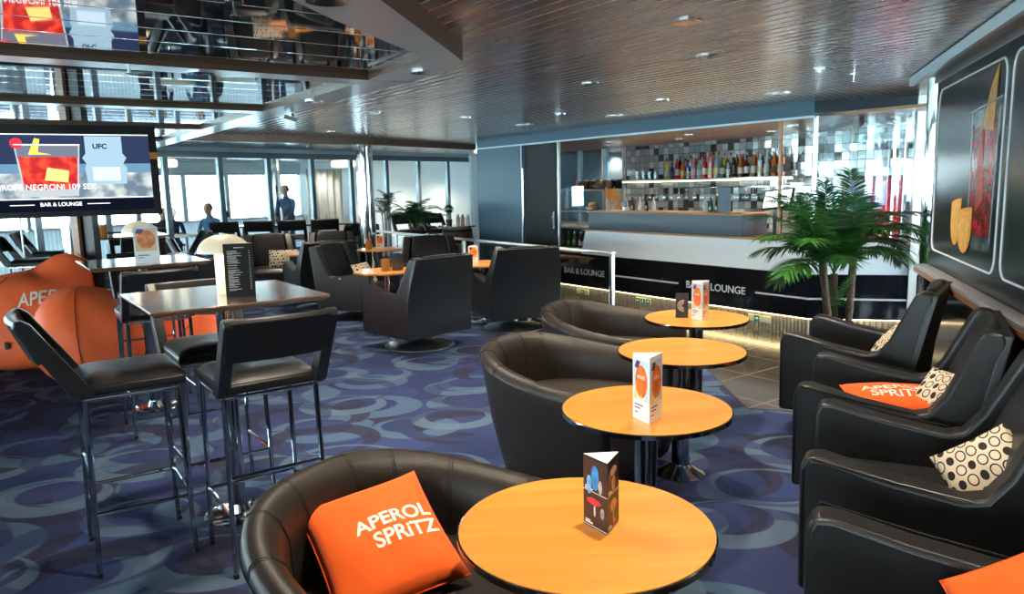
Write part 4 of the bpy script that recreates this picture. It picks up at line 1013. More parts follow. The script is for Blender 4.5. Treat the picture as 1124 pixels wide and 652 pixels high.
prism_card('drink_card_prism', 'white three-sided card with orange drinks on the second round table', (.527, 2.85, .7245), R(-6), .115, .262, 'orange')
prism_card('drink_card_prism', 'white three-sided card with orange drinks on the round table near the bar', (1.275, 4.98, .7245), R(-6), .115, .262, 'orange')
def flat_card(name, label, loc, rz, w, h, kind):
    t = thing(name, label, 'menu card', loc, rz)
    if kind == 'orange':
        P = [(-w/2, 0), (w/2, 0), (w/2, h*.9)]+[(w/2*math.cos(R(a)), h*.9+h*.1*math.sin(R(a))) for a in range(10, 180, 20)]+[(-w/2, h*.9)]
        MB().prism(P, -.012, .012, frameM((0, 0, 0), (1, 0, 0), (0, 0, 1))).build('card_body', M['white'], t, smooth=False)
        Mf = frameM((-w/2, -.0125, 0), (1, 0, 0), (0, 0, 1))
        MB().box(w*.08, w*.92, h*.32, h*.90, 0, .0004, Mf).build('card_picture', pm('card_yellow', (.75, .5, .25), .4), t, smooth=False)
        MB().prism([(w*(.52+.38*math.cos(R(q))), h*(.62+.24*math.sin(R(q)))) for q in range(0, 360, 20)], .0006, .001, Mf).build('drink_picture', pm('card_orange2', (.85, .18, .03), .35, var=.5, vscale=30), t, smooth=False)
        MB().prism([(w*.1, h*.78), (w*.35, h*.76), (w*.46, h*.88), (w*.2, h*.9)], .0011, .0014, Mf).build('logo_picture', pm('logo_pic2', (.08, .05, .15), .4), t, smooth=False)
        MB().box(w*.15, w*.6, h*.2, h*.22, 0, .0005, Mf).box(w*.15, w*.4, h*.14, h*.155, 0, .0005, Mf).build('text_line', M['black'], t, smooth=False)
    elif kind == 'menu':
        V = [(-w/2, -w*.2), (w/2, -w*.2), (0, w*.45)]
        MB().prism(V, 0, h).build('card_body', [M['black']], t, smooth=False)
        MB().prism([(-w/2, -w*.2), (w/2, -w*.2), (0, w*.45)], h, h+.002).build('card_top', M['steel'], t, smooth=False)
        Mf = frameM((-w/2, -w*.2-.0005, 0), (1, 0, 0), (0, 0, 1)); m = MB()
        m.box(w*.36, w*.70, h*.92, h*.935, 0, .0006, Mf)
        y = .86
        while y > .12:
            m.box(w*.12, w*(.12+random.uniform(.3, .5)), h*y, h*(y+.009), 0, .0006, Mf)
            if random.random() < .6: m.box(w*.12, w*(.12+random.uniform(.15, .35)), h*(y-.02), h*(y-.013), 0, .0006, Mf)
            m.box(w*.84, w*.89, h*y, h*(y+.009), 0, .0006, Mf); y -= .045
        m.build('text_line', pm('menu_text', (.6, .6, .58), .5), t, smooth=False)
    else:
        MB().box(-w/2, w/2, -.006, .006, 0, h).build('card_body', M['black'], t, smooth=False)
        Mf = frameM((-w/2, -.0065, 0), (1, 0, 0), (0, 0, 1)); m = MB()
        for q in range(4):
            rr = w*(.14+.1*q); P = [Mf @ Vector((w*.6+rr*math.cos(R(a)), h*.5+rr*math.sin(R(a)), .001)) for a in range(80, 281, 20)]; m.tube(P, .002, 4)
        m.build('ring_print', pm('ring_print', (.7, .45, .3), .5), t)
    return t
flat_card('menu_stand', 'black three-sided drinks menu with white text beside the lamp', (-1.315, 3.60, 1.15), R(18), .135, .255, 'menu')
flat_card('drink_card', 'white card with orange drink on the second bar table', (-2.66, 5.46, 1.15), R(16), .165, .28, 'orange')
flat_card('small_card', 'small black card with rings behind the white prism near the bar', (1.165, 5.06, .724), R(-14), .085, .17, 'dark')
flat_card('drink_card', 'small orange drink card on the table beside the handrail', (-.46, 9.08, .724), R(0), .12, .22, 'orange')
flat_card('drink_card', 'small orange drink card on the table under the far column', (-2.05, 11.7, .724), R(10), .12, .22, 'orange')
def tumbler(label, loc, mat, h=.11, r=.036, glow=False):
    t = thing('candle_glass' if glow else 'drinking_glass', label, 'glass', loc)
    MB().lathe([(r*.9, 0), (r, .01), (r, h), (r-.004, h), (r-.004, .012)], 20).build('glass_wall', mat, t)
    if glow: MB().lathe([(.015, .012), (.015, .04), (.004, .055)], 12).build('candle', emi('candle', (1, .6, .15), 2), t)
    return t
tumbler('amber candle glass on the octagonal table behind the nearest swivel armchair', (-1.42, 8.42, .724), M['amber'], .14, .05, True)
tumbler('dark smoked glass next to the amber candle on the octagonal table', (-1.30, 8.50, .724), M['smoke'], .19, .065)
tumbler('clear water glass at the edge of the table by the handrail', (-.15, 9.12, .724), M['clearg'], .19, .045)
tumbler('small clear glass beside the orange card near the handrail', (-.55, 9.0, .724), M['clearg'], .12, .045)
tumbler('amber candle glass on the small table before the cushioned armchair', (-3.05, 11.1, .724), M['amber'], .17, .05, True)
tumbler('amber candle glass on the small table by the far chrome column', (-2.2, 11.55, .724), M['amber'], .15, .05, True)
tumbler('amber candle glass on the far bar table', (-5.05, 9.3, 1.15), M['amber'], .14, .045, True)

# ------------------------------------------------------------------ cushions
def pil(u, v, w, h, th):
    """u, v in -1..1 -> surface point and half thickness"""
    k = .055
    x = u*w/2*(1-k*(1-v*v)); y = v*h/2*(1-k*(1-u*u))
    e = max(0, (1-u*u)*(1-v*v))
    z = th/2*e**.42+.004*math.sin(7*u+3*v)*e+.004*math.cos(6*v-2*u)*e
    return x, y, z
def pillow(label, loc, rot, w, h, th, mat, text=None, textM=None, tmat=None, group='scatter cushions', fold=0):
    t = thing('cushion', label, 'cushion', loc, 0, group); t.rotation_euler = rot
    m = MB(); n = 26
    for sg in (1, -1):
        m.grid(lambda a, b_2: (lambda q: (q[0], q[1], sg*q[2]+fold*((2*a-1)**2)))(pil(2*a-1, 2*b_2-1, w, h, th)), n, n)
    bmesh.ops.remove_doubles(m.bm, verts=m.bm.verts, dist=.0004)
    cover = m.build('cover', mat, t, ang=80)
    m = MB(); P = []
    for a, b_2, c_, d_ in ((-1, -1, 1, -1), (1, -1, 1, 1), (1, 1, -1, 1), (-1, 1, -1, -1)):
        for i in range(8): u = a+(c_-a)*i/8; v_ = b_2+(d_-b_2)*i/8; q = pil(u, v_, w, h, th); P.append((q[0], q[1], fold*u*u))
    m.tube(P+[P[0]], .0025, 5); m.build('edge_seam', mat, t)
    if text:
        for s, size, (ox, oy), sxx, kern in text:
            def warp(co, ox=ox, oy=oy, kern=kern):
                x = co.x+ox; y = co.y+oy+kern*(co.x)
                u = max(-.97, min(.97, x/(w/2*.97))); v_ = max(-.97, min(.97, y/(h/2*.97)))
                for _ in range(3):
                    q = pil(u, v_, w, h, th); u += (x-q[0])/(w/2); v_ += (y-q[1])/(h/2)
                q = pil(u, v_, w, h, th); return (x, y, q[2]+.0075+co.z+fold*u*u)
            hug(text_obj('printed_lettering', s, size, tmat or M['cream'], Matrix(), t, bold=.0016, warp=warp, cuts=4, sx=sxx, extrude=0), cover, (0, 0, 1), .0016, .15)
    return t
AP = [('APEROL', .092, (.02, .035), .95, .0), ('SPRiTZ', .088, (.045, -.045), .95, 0)]
def euler(xa, ya):
    """rotation whose local x and y axes are the given directions"""
    return frameM((0, 0, 0), xa, ya).to_euler()
def lean(nx, ny, nz, diag):
    n = Vector((nx, ny, nz)).normalized(); up = (Vector((0, 0, 1))-n*n.z).normalized(); sd = up.cross(n)
    return euler(sd, up) if not diag else euler(sd+up, up-sd)
AP = [('APEROL', .070, (.05, .03), .95, .0), ('SPRiTZ', .070, (.07, -.035), .95, 0)]
pillow('orange cushion with cream lettering lying in the foreground tub sofa', (-.42, 2.165, .572), euler(Vector((.315, .164, .05)), Vector((-.27, .27, .17))), .40, .44, .13, M['orange'], AP)
AP2 = [('APEROL', .092, (0, .035), .95, .0), ('SPRiTZ', .088, (0, -.045), .95, 0)]
pillow('orange cushion with cream lettering lying on the second mural armchair', (1.93, 3.66, .535), euler(Vector((.95, -.22, .02)), Vector((.2, .95, .10))), .46, .38, .11, M['orange'], AP2)
pillow('black and cream oval patterned cushion behind the orange one', (2.08, 3.52, .585), lean(-.6, -.2, .6, False), .29, .29, .10, M['oval'])
pillow('black and cream oval patterned cushion standing in the third mural armchair', (1.72, 2.60, .57), lean(-.7, -.45, .55, True), .29, .29, .11, M['oval'])
pillow('black and cream oval patterned cushion peeping over the furthest mural armchair arm', (2.46, 4.74, .575), lean(-.8, .2, .7, False), .36, .34, .12, M['oval'])
pillow('plain orange cushion in the foreground mural armchair', (1.27, 1.68, .565), lean(-.7, -.45, .55, True), .34, .34, .12, M['orange'])
pillow('patterned cushion on the side-on swivel armchair below the octagonal table', (-1.88, 9.55, .56), euler(dirv(198), Vector((0, 0, .8))+dirv(-60)*.5), .40, .34, .12, M['oval'])
pillow('patterned cushion on the armchair facing us near the high stools', (-3.62, 11.86, .58), euler(Vector((1, .2, 0)), Vector((0, 0, .9))+dirv(-20)*.5), .46, .32, .12, M['oval'])
pillow('patterned cushion on the furthest armchair by the partition', (-3.2, 14.75, .60), euler(Vector((1, .2, 0)), Vector((0, 0, .9))+dirv(10)*.5), .42, .30, .12, M['oval'])
# ------------------------------------------------------------------ bean bags
def beanbag(label, loc, rz, prof, lean, horn=None, text=None, seed=0, sq=(1, 1)):
    t = thing('bean_bag', label, 'bean bag', loc, rz, 'orange bean bags')
    m = MB(); rings = []; S = 36
    for k, (r, z) in enumerate(prof):
        f = z/prof[-1][1]
        rr = []
        for i in range(S):
            a = 2*PI*i/S; e = 1+.035*math.sin(5*a+seed+z*5)*min(1, f*3)+.02*math.sin(9*a+seed*2+z*11)
            sqr = (abs(math.cos(a))**3+abs(math.sin(a))**3)**(-1/3)
            x = r*sq[0]*math.cos(a)*e*(.75+.25*sqr); y = r*sq[1]*math.sin(a)*e*(.75+.25*sqr)
            x += lean[0]*f**1.6; y += lean[1]*f**1.6
            zz = z
            if horn:
                dx = math.cos(a-horn[0]); w_ = max(0, dx)**6*f**2
                x += horn[1]*math.cos(horn[0])*w_; y += horn[1]*math.sin(horn[0])*w_; zz += horn[2]*w_
            rr.append((x, y, zz+.008*math.sin(4*a+seed)*f))
        rings.append(rr)
    m.loft(rings); m.build('bag', M['orangev'], t, sub=1)
    m = MB()
    for i in (2, 14, 26):
        m.tube([Vector(r[i])*1.0+Vector((0, 0, .002)) for r in rings[1:-1]], .006, 5)
    m.build('seam', pm('seam_orange', (.5, .05, .01), .6), t)
    return t, rings
t, rg = beanbag('big orange bean bag with white lettering under the television', (-4.82, 7.34, 0), 0,
    [(.36, 0), (.54, .03), (.62, .16), (.61, .30), (.57, .45), (.53, .58), (.48, .70), (.41, .81), (.28, .88), (.09, .90)], (-.02, .12), (R(20), .16, .20), seed=1, sq=(1, .85))
tfm = frameM((.40, -.60, .735), (.96, .10, .12), (-.12, .10, .95))
hug(text_obj('printed_lettering', 'APEROL', .185, M['cream'], tfm, t, bold=.003, cuts=3, sx=.72, extrude=0), kids(t)[0], Vector(tfm.col[2][:3]), .012, .25)
MB().box(.10, .13, -.53, -.52, .25, .32).build('black_tag', M['black'], t, smooth=False)
t, rg = beanbag('dome-shaped orange bean bag behind the side-on bar stool', (-3.85, 6.72, 0), .5,
    [(.26, 0), (.34, .03), (.44, .16), (.46, .34), (.44, .48), (.38, .62), (.29, .74), (.18, .81), (.06, .83)], (-.06, .05), None, seed=3)
t, rg = beanbag('flattened orange bean bag lying behind the second bar table', (-3.35, 7.75, 0), .2,
    [(.34, 0), (.50, .03), (.55, .12), (.46, .24), (.28, .32), (.08, .35)], (.05, .1), (R(200), .1, .1), seed=5)
t, rg = beanbag('orange bean bag cut off at the left edge of view', (-6.15, 6.9, 0), .7,
    [(.34, 0), (.48, .03), (.54, .14), (.50, .28), (.36, .40), (.1, .44)], (.0, .1), None, seed=8)

# ------------------------------------------------------------------ palms
def leaflet(m, base, d, length, width, up, droop):
    d = d.normalized(); side = d.cross(up).normalized(); n = 4; L_, Rr, Mi = [], [], []
    for k in range(n+1):
        f = k/n; c = base+d*length*f+Vector((0, 0, -droop*length*f*f)); w = width*math.sin(PI*min(.97, .12+.88*f))**.7*(1-.35*f)
        Mi.append(m.bm.verts.new(c)); L_.append(m.bm.verts.new(c+side*w/2+up*w*.22)); Rr.append(m.bm.verts.new(c-side*w/2+up*w*.22))
    for k in range(n):
        m._f([Mi[k], Mi[k+1], L_[k+1], L_[k]]); m._f([Rr[k], Rr[k+1], Mi[k+1], Mi[k]])
def frond(parent, base, azm, elev, L_, droop, ll, wd, n=22, mat=None):
    m = MB(); h = Vector((math.cos(azm), math.sin(azm), 0)); pts = []
    for k in range(15):
        f = k/14; e = elev-droop*f**1.4; 
        pts.append((pts[-1]+(h*math.cos(e)+Vector((0, 0, math.sin(e))))*(L_/14)) if pts else Vector(base))
    m.tube(pts, [.007*(1-.75*k/14) for k in range(15)], 5)
    for k in range(n):
        f = .22+.78*k/(n-1); q = f*14; i = min(13, int(q)); p = pts[i].lerp(pts[i+1], q-i); tg = (pts[i+1]-pts[i]).normalized()
        up = (Vector((0, 0, 1))-tg*tg.z).normalized() if abs(tg.z) < .98 else h
        sd = tg.cross(up).normalized(); le = ll*(.45+.55*math.sin(PI*min(1, .25+.75*f)))*(1 if f < .9 else .8)
        for s_ in (-1, 1):
            fw = .30+.75*f*f
            d = (sd*s_+tg*fw+up*.10).normalized(); d += Vector((random.uniform(-.08, .08), random.uniform(-.08, .08), random.uniform(-.08, .08)))
            leaflet(m, p, d, le*random.uniform(.88, 1.08), wd, up, .28)
    m.build('frond', mat or random.choice([M['green'], M['green'], M['green2']]), parent, ang=80, recalc=False)
pp = Vector((2.92, 6.62, 0))
pt = thing('potted_palm', 'tall potted palm with three trunks in front of the bar end', 'plant', pp)
MB().lathe([(.16, 0), (.2, .3), (.21, .32), (.19, .32), (.18, .28)], 28).build('pot', M['pot'], pt); MB().lathe([(.17, .27), (.17, .285)], 24).build('soil', M['soil'], pt, smooth=False)
crowns = []
for (bx_, by_, tx_, ty_, h_) in ((-.07, -.02, -.16, -.03, .92), (.0, .05, -.02, .05, .80), (.09, -.03, .12, -.02, 1.02)):
    P = [Vector((bx_+(tx_-bx_)*f, by_+(ty_-by_)*f, .27+(h_-.27)*f)) for f in [i/10 for i in range(11)]]
    MB().tube(P, [.030+(.005 if i % 2 else 0) for i in range(11)], 10).build('trunk', M['trunk'], pt, ang=20); crowns.append(P[-1])
random.seed(11)
# each crown: (azimuth, elevation, length, droop)
spec = [
    (0, [(182, 66, .80, 1.5), (200, 48, .74, 1.3), (170, 34, .62, 1.2), (150, 78, .82, 1.3), (190, 80, .85, 1.6), (215, 15, .60, 1.0), (240, 55, .62, 1.5), (190, -5, .48, .7), (100, 80, .72, 1.0), (270, 35, .5, 1.4), (120, 50, .6, 1.4), (205, 74, .86, 1.2), (175, 52, .5, 2.0)]),
    (1, [(90, 86, .85, .6), (60, 70, .6, 1.2), (250, 70, .55, 1.4), (300, 60, .5, 1.5), (20, 80, .72, .9), (130, 66, .6, 1.3), (270, 80, .5, 1.0), (210, 60, .55, 1.3)]),
    (2, [(0, 55, .70, 1.9), (-20, 38, .66, 1.7), (15, 30, .60, 1.5), (-40, 55, .62, 1.8), (30, 66, .68, 1.7), (60, 78, .6, 1.0), (-70, 60, .5, 1.6), (5, 8, .5, 1.1), (-8, 65, .78, 1.9), (80, 85, .72, .5), (-30, 15, .5, 1.2)]),
]
for ci, L2 in spec:
    for a, e, ln_, dr in L2:
        frond(pt, crowns[ci], R(a+random.uniform(-6, 6)), R(e), ln_*1.0, dr*.85, .28, .019, 30, M['green2'] if (ci == 0 and e > 50 and a > 175) else None)
for q in range(4): frond(pt, Vector((0.0, .03, .42)), R(q*90+20), R(78), .42, .5, .10, .014, 14, M['green2'])
# smaller palm by the partition
p2 = thing('potted_palm', 'smaller bushy palm between the far column and the barrel', 'plant', (-1.66, 13.05, 0))
MB().lathe([(.17, 0), (.21, .32), (.22, .34), (.19, .34)], 24).build('pot', M['pot'], p2)
for q in range(5):
    a = q*1.3; cr_ = Vector((.10*math.cos(a), .08*math.sin(a), .95+.05*q)); MB().tube([(cr_.x*.5, cr_.y*.5, .3), cr_], .016, 6).build('trunk', M['trunk'], p2)
    for k in range(5): frond(p2, cr_, R(k*72+q*31), R(random.uniform(35, 80)), random.uniform(.42, .6), 1.2, .17, .026, 13, M['green'])
p3 = thing('potted_palm', 'thin tall palm right behind the far chrome column', 'plant', (-2.42, 14.4, 0))
MB().lathe([(.13, 0), (.16, .28), (.14, .28)], 20).build('pot', M['pot'], p3)
for q in range(3):
    cr_ = Vector((.05*q-.03, .03*q, 1.15+.12*q)); MB().tube([(0, 0, .25), cr_], .012, 6).build('trunk', M['trunk'], p3)
    for k in range(5): frond(p3, cr_, R(k*72+q*40), R(random.uniform(40, 80)), random.uniform(.3, .42), 1.2, .13, .022, 11, M['green'])

# ------------------------------------------------------------------ barrel and what stands on it
t = thing('wooden_barrel', 'brown wooden barrel beside the slate blue pillar', 'barrel', (-.93, 13.05, 0))
MB().lathe([(.24, 0), (.285, .25), (.30, .48), (.285, .72), (.245, .96)], 32).build('staves', M['barrel'], t, ang=60)
for z, r in ((.06, .257), (.24, .288), (.72, .290), (.90, .260)): MB().lathe([(r-.003, z-.025), (r+.003, z-.02), (r+.002, z+.02), (r-.005, z+.025)], 32).build('hoop', M['blackm'], t)
MB().lathe([(.33, .962), (.33, .985)], 32).build('barrel_top', M['bartop'], t)
t = thing('topiary', 'small ball topiary in a dark pot on the barrel', 'plant', (-1.06, 13.0, .985))
MB().lathe([(.045, 0), (.06, .11), (.05, .11)], 16).build('pot', M['pot'], t); MB().tube([(0, 0, .1), (.0, 0, .22)], .008, 6).build('stem', M['trunk'], t)
m = MB(); random.seed(4)
for i in range(260):
    v_ = Vector((random.gauss(0, 1), random.gauss(0, 1), random.gauss(0, 1))).normalized(); leaflet(m, Vector((0, 0, .29))+v_*.05, v_+Vector((random.uniform(-.5, .5), random.uniform(-.5, .5), 0)), .045, .02, Vector((0, 0, 1)) if abs(v_.z) < .9 else Vector((1, 0, 0)), .1)
m.build('foliage', M['green'], t, recalc=False)
for i, (dx, col) in enumerate(((.02, (.5, .45, .42)), (.10, (.45, .2, .12)), (.19, (.5, .5, .5)))):
    o = MB().lathe([(.035, 0), (.035, .14), (.02, .16), (.02, .19)], 14).build('barrel_bottle', pm('bb', col, .3)); o.location = (-.93+dx, 13.05, .985); tag(o, 'small bottle on the barrel top, %s from the topiary' % ORD[i], 'bottle', 'bottles on the barrel')

# ------------------------------------------------------------------ people in the cafe beyond the partition
def person(name, label, loc, rz, sit, h, cloth, pose=0, s=1):
    t = thing(name, label, 'person', loc, rz)
    hip = .50 if sit else .92
    hp = Vector((0, 0, hip)); ch = hp+Vector((0, .05+pose*.10, .36)); nk = ch+Vector((0, .03+pose*.05, .18)); hd = nk+Vector((0, .03+pose*.03, .15))
    V = [hp, ch, nk, hd]; E_ = [(0, 1), (1, 2), (2, 3)]; Rr = [.15, .17, .055, .095]
    for s_ in (-1, 1):
        i = len(V); sh_ = ch+Vector((s_*.19, 0, .10)); el = sh_+Vector((s_*.05, .08+pose*.1, -.26)); ha = el+Vector((-s_*.12, .22, .02 if (sit or pose) else -.2))
        V += [sh_, el, ha]; E_ += [(1, i), (i, i+1), (i+1, i+2)]; Rr += [.06, .045, .035]
        i = len(V)
        if sit: kn = hp+Vector((s_*.10, .42, .0)); ft = kn+Vector((0, .05, -.42)); toe = ft+Vector((0, .14, -.03))
        else: kn = hp+Vector((s_*.09, .03, -.44)); ft = hp+Vector((s_*.09, 0, -.86)); toe = ft+Vector((0, .16, -.03))
        hj = hp+Vector((s_*.09, .03, -.03)); V += [hj, kn, ft, toe]; E_ += [(0, i), (i, i+1), (i+1, i+2), (i+2, i+3)]; Rr += [.09, .065, .045, .04]
    me = bpy.data.meshes.new('body'); me.from_pydata([tuple(v) for v in V], E_, []); me.materials.append(cloth); me.materials.append(M['skin'])
    o = bpy.data.objects.new('body', me); C.objects.link(o)
    sk = o.modifiers.new('k', 'SKIN'); 
    for i, r in enumerate(Rr): me.skin_vertices[0].data[i].radius = (r, r*.85)
    me.skin_vertices[0].data[0].use_root = True
    sb = o.modifiers.new('s', 'SUBSURF'); sb.levels = 2; sb.render_levels = 2
    dg = bpy.context.evaluated_depsgraph_get(); m2 = bpy.data.meshes.new_from_object(o.evaluated_get(dg)); o.modifiers.clear(); o.data = m2
    m2.materials.clear(); m2.materials.append(cloth); m2.materials.append(M['skin'])
    hands = [V[6], V[13]]
    for p in m2.polygons:
        p.use_smooth = True; c_ = p.center
        p.material_index = 1 if (c_.z > nk.z or min((c_-q).length for q in hands) < .09) else 0
    o.parent = t
    MB().lathe([(.001, -.12), (.06, -.105), (.088, -.03), (.092, .03), (.075, .095), (.04, .125), (.001, .13)], 18, c=tuple(hd+Vector((0, .01, 0)))).build('head', M['skin'], t)
    m = MB(); m.lathe([(.098, -.02), (.10, .04), (.082, .105), (.045, .135), (.001, .142)], 18, c=tuple(hd+Vector((0, -.015, 0)))); m.build('hair', M['hair'], t)
    f = MB()
    for s_ in (-1, 1): f.lathe([(.012, 0), (.012, .004)], 8, M=frameM(hd+Vector((s_*.033, .096, .01)), (1, 0, 0), (0, 0, 1)))
    f.build('eyes', M['hair'], t)
    MB().prism([(-.012, -.02), (.012, -.02), (0, .02)], 0, .03, frameM(hd+Vector((0, .085, -.015)), (-1, 0, 0), (0, 0, 1))).build('nose', M['skin'], t)
    MB().box(-.025, .025, .086, .09, -.062, -.056, Matrix.Translation(hd)).build('mouth', pm('lips', (.4, .12, .1), .5), t)
    t.scale = (s, s, s); return t
def pxat(px_, dist, z=0):
    return Vector(((px_-562)/820*dist*1.0, dist, z))
person('person', 'dark-haired man in navy leaning over a cafe table beyond the glass', pxat(192, 18.0), R(-150), True, 1.7, M['navy'], 1)
person('person', 'person half hidden behind the man in navy at the cafe', pxat(178, 17.3), R(-120), True, 1.7, M['darkcloth'], .5)
person('person', 'fair-skinned man in a blue shirt sitting upright at the cafe', pxat(236, 17.9), R(170), True, 1.75, M['dress'], 0, 1.06)
person('person', 'dark-haired person in blue seated beside the upright man', pxat(256, 16.9), R(100), True, 1.6, M['navy'], 0, .94)
person('person', 'standing person in dark jacket silhouetted against the far windows', pxat(321, 19.0), R(160), False, 1.8, M['navy'], 0, 1.03)
for i, (px_, d_, lb) in enumerate(((207, 16.3, 'white cafe table before the man in navy'), (270, 15.9, 'white cafe table at the seated pair beyond the glass'))):
    t = thing('cafe_table', lb, 'table', pxat(px_, d_), 0, 'cafe tables beyond the glass')
    MB().lathe([(.45, .72), (.45, .75)], 28).build('tabletop', M['white'], t); MB().lathe([(.03, 0), (.03, .72)], 12).build('pedestal', M['chrome'], t); MB().lathe([(.25, 0), (.22, .02)], 20).build('foot_disc', M['chrome'], t)
def stoolseat(px_, d_, lb):
    t = thing('cafe_chair', lb, 'chair', pxat(px_, d_), 0, 'cafe chairs under the seated people'); MB().box(-.22, .22, -.22, .22, .38, .44).build('seat', M['greyp'], t, bevel=.01)
    for a, b_2 in ((-.18, -.18), (.18, -.18), (-.18, .18), (.18, .18)): MB().tube([(a, b_2, 0), (a, b_2, .38)], .012, 6).build('leg', M['chrome'], t)
for a in ((192, 18.0, 'cafe chair under the man in navy'), (178, 17.3, 'cafe chair under the half hidden person'), (236, 17.9, 'cafe chair under the upright man in blue'), (256, 16.9, 'cafe chair under the dark-haired person in blue')): stoolseat(*a)
for i, (px_, d_, lb) in enumerate(((188, 16.5, 'glowing oval ceiling lamp above the man in navy'), (383, 19.5, 'glowing oval ceiling lamp left of the far column'), (540, 30, ''))):
    if not lb: continue
    t = thing('ceiling_lamp', lb, 'lamp', pxat(px_, d_, 2.22), 0, 'oval ceiling lamps in the cafe'); MB().lathe([(.26, 0), (.30, .03), (.30, .13), (.26, .16)], 28).build('drum', emi('drum_glow', (1, .80, .42), 2.2), t); MB().lathe([(.05, .16), (.05, .21)], 12).build('mount', M['steel'], t)
t = thing('floor_lamp', 'floor lamp with pleated pale shade by the left windows', 'lamp', (-6.45, 9.9, 0))
MB().lathe([(.2, 1.45), (.2, 1.72)], 24, cap=False).build('lamp_shade', M['blind'], t); MB().lathe([(.012, 0), (.012, 1.55)], 10).build('pole', M['steel'], t); MB().lathe([(.14, 0), (.13, .02)], 20).build('base', M['steel'], t)
cu = thing('curtain', 'gathered grey curtain at the cafe windows', 'curtain', pxat(362, 20.3), R(34))
m = MB(); m.loft([[(-.5+i*.05, .05*math.sin(i*1.7), z) for i in range(21)] for z in (.1, 2.2)], closed=False, cap=False); m.build('fabric', pm('curtain_cloth', (.4, .42, .42), .8), cu)

# ------------------------------------------------------------------ ceiling fittings
def downlight(x, y, z, label, on=True, e=45, r=.045, spot=True):
    t = thing('ceiling_downlight', label, 'ceiling light', (x, y, z), 0, 'recessed downlights')
    MB().lathe([(r+.028, -.006), (r+.028, 0), (r, 0), (r-.002, -.004), (r, -.007)], 28).build('trim_ring', M['chrome'], t)
    MB().lathe([(r, -.003), (r, -.0005)], 20).build('lens', M['spot'] if on else M['steel'], t)
    if spot and on:
        l = bpy.data.lights.new('downlight_beam', 'SPOT'); l.energy = e; l.color = (1, .86, .68); l.spot_size = R(115); l.spot_blend = .8; l.shadow_soft_size = .05
        lo = bpy.data.objects.new('downlight_beam', l); C.objects.link(lo); lo.parent = t; lo.location = (0, 0, -.02)
DL = [(.89, 3.83, H, 'downlight above the third round table'), (1.27, 4.90, H, 'downlight above the round table near the bar'), (.66, 6.08, H, 'downlight above the far tub sofa'), (-1.37, 7.98, H, 'downlight above the swivel armchairs'),
      (-.47, 8.74, H, 'downlight above the handrail table'), (-.64, 2.80, 2.32, 'large downlight in the ceiling band nearest us'), (-.49, 4.53, 2.32, 'downlight at the rounded corner of the ceiling band'), (-1.47, 5.85, 2.32, 'downlight in the ceiling band above the armchairs'),
      (-1.73, 4.37, 2.321, 'downlight in the cross band between two polished trays')]
for x, y, z, lb in DL: downlight(x, y, z, lb)
for x, y, lb in ((.45, 2.1, 'downlight overhead above the nearest round table'), (.55, .3, 'downlight overhead behind the viewer'), (2.0, 2.6, 'downlight overhead by the mural'), (-2.4, 10.4, 'downlight above the far armchairs')):
    downlight(x, y, H, lb)
for i in range(10):
    x = -7.3+i*.80; p = bw(x, 1.0+.7*(i % 2), 2.28); downlight(p.x, p.y, 2.28, 'fill downlight in the oak ceiling inside the bar, %s from the far end' % ORD[i], e=30)  # bar ceiling lights; the far-end ones are added to brighten the shelves
for k_, (x, y) in enumerate(((-2.3, 19.0), (-3.5, 19.6), (-4.8, 19.9), (-1.75, 17.0))): downlight(x, y, H, 'added fill light beyond the far end of the lounge, %s from the end wall' % ORD[k_], e=70)  # ceiling lights added to brighten the cafe end wall
for x, y, lb in ((2.3, 5.6, 'added fill light overhead beside the tall palm'), (1.5, 7.4, 'added fill light overhead before the bar lettering'), (.6, 8.6, 'added fill light overhead at the railing post'), (-2.9, 8.6, 'added fill light above the side-on armchair'), (-3.6, 12.2, 'added fill light above the high stools')):
    downlight(x, y, H, lb)  # extra ceiling lights added to brighten the lounge
for i, (x, y, lb) in enumerate(((1.26, 8.94, 'round ceiling vent just above the blue fascia centre'), (2.49, 7.07, 'round ceiling vent near the bend of the bar'), (.21, 9.96, 'round ceiling vent near the blue pillar'))):
    t = thing('ceiling_vent', lb, 'vent', (x, y, H), 0, 'round ceiling vents')
    MB().lathe([(.12, -.008), (.12, 0), (.05, 0), (.05, -.012)], 28).build('ring', M['steel'], t); MB().lathe([(.045, -.014), (.045, -.001)], 20).build('core', M['black'], t)
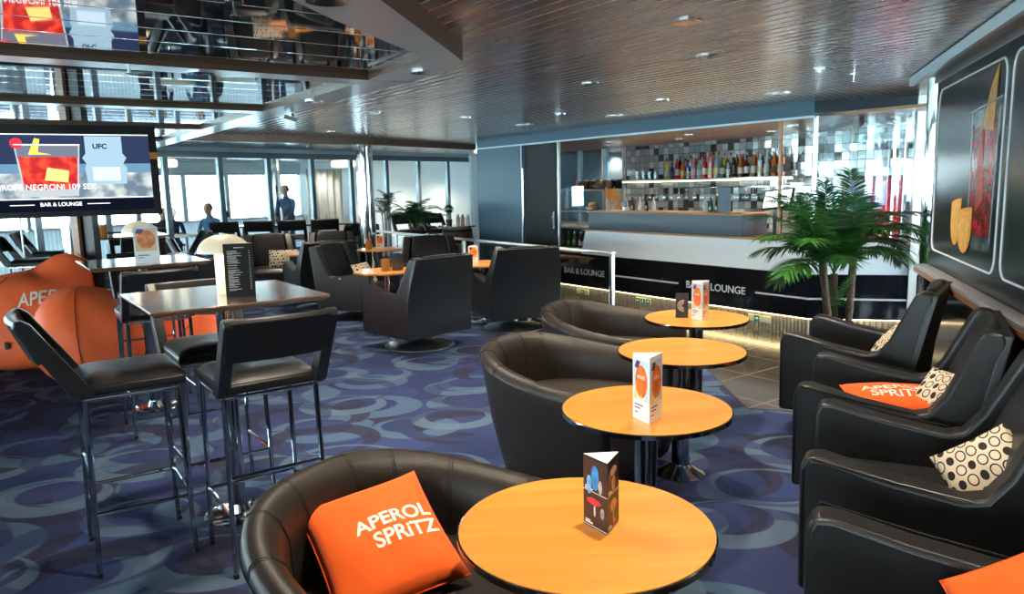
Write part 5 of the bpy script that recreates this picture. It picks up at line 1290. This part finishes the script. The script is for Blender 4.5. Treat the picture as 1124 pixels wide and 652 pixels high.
for x, y, z, lb in ((2.66, 5.9, H, 'chrome sprinkler head in front of the palm ceiling'), (-1.01, 2.92, 2.352, 'chrome sprinkler head in the nearest polished tray'), (-2.05, 4.2, 2.352, 'chrome sprinkler head in the polished tray near the television')):
    t = thing('sprinkler', lb, 'sprinkler', (x, y, z), 0, 'ceiling sprinklers'); MB().lathe([(.035, -.006), (.035, 0)], 20).build('rose', M['chrome'], t); MB().lathe([(.008, -.05), (.008, -.006)], 10).lathe([(.02, -.054), (.02, -.05)], 12).build('nozzle', M['chrome'], t)
t = thing('ceiling_camera', 'small black camera under the ceiling band', 'camera', (-1.88, 6.70, 2.32)); MB().tube([(0, 0, 0), (0, 0, -.03)], .012, 8).build('mount', M['black'], t); MB().box(-.06, .05, -.02, .02, -.065, -.03, Matrix.Rotation(.3, 4, 'Y')).build('housing', M['black'], t, smooth=False)

# ------------------------------------------------------------------ light
w = bpy.data.worlds.new('sea_sky'); scn.world = w; w.use_nodes = True; t = w.node_tree; bg = t.nodes['Background']
g = G(t); tc = g.n('ShaderNodeTexCoord'); z = g.sep(tc.outputs['Generated'])[2]
g.put(bg.inputs['Color'], g.mix(g.ss(z, -.03, .03), (.55, .74, .82, 1), (.80, .93, 1.0, 1))); bg.inputs['Strength'].default_value = 8

# ------------------------------------------------------------------ camera
p_, r_ = .148, -.023
F = Vector((0, math.cos(p_), -math.sin(p_))); Rv = Vector((1, 0, 0)); U = Rv.cross(F)
R2 = Rv*math.cos(r_)+U*math.sin(r_); U2 = U*math.cos(r_)-Rv*math.sin(r_)
cam = bpy.data.cameras.new('camera'); co = bpy.data.objects.new('camera', cam); C.objects.link(co)
m = Matrix((R2, U2, -F)).transposed().to_4x4(); m.translation = Vector((0, 0, 1.65)); co.matrix_world = m
cam.sensor_width = 36; cam.lens = 820/1124*36; cam.clip_start = .05; cam.clip_end = 200
scn.camera = co
vs = scn.view_settings; vs.view_transform = 'Standard'; vs.look = 'None'; vs.gamma = 1; vs.exposure = 1.85; vs.use_curve_mapping = False
cy_ = scn.cycles; cy_.use_denoising = True; cy_.max_bounces = 8; cy_.transparent_max_bounces = 16; cy_.sample_clamp_indirect = 6; cy_.caustics_reflective = False; cy_.caustics_refractive = False
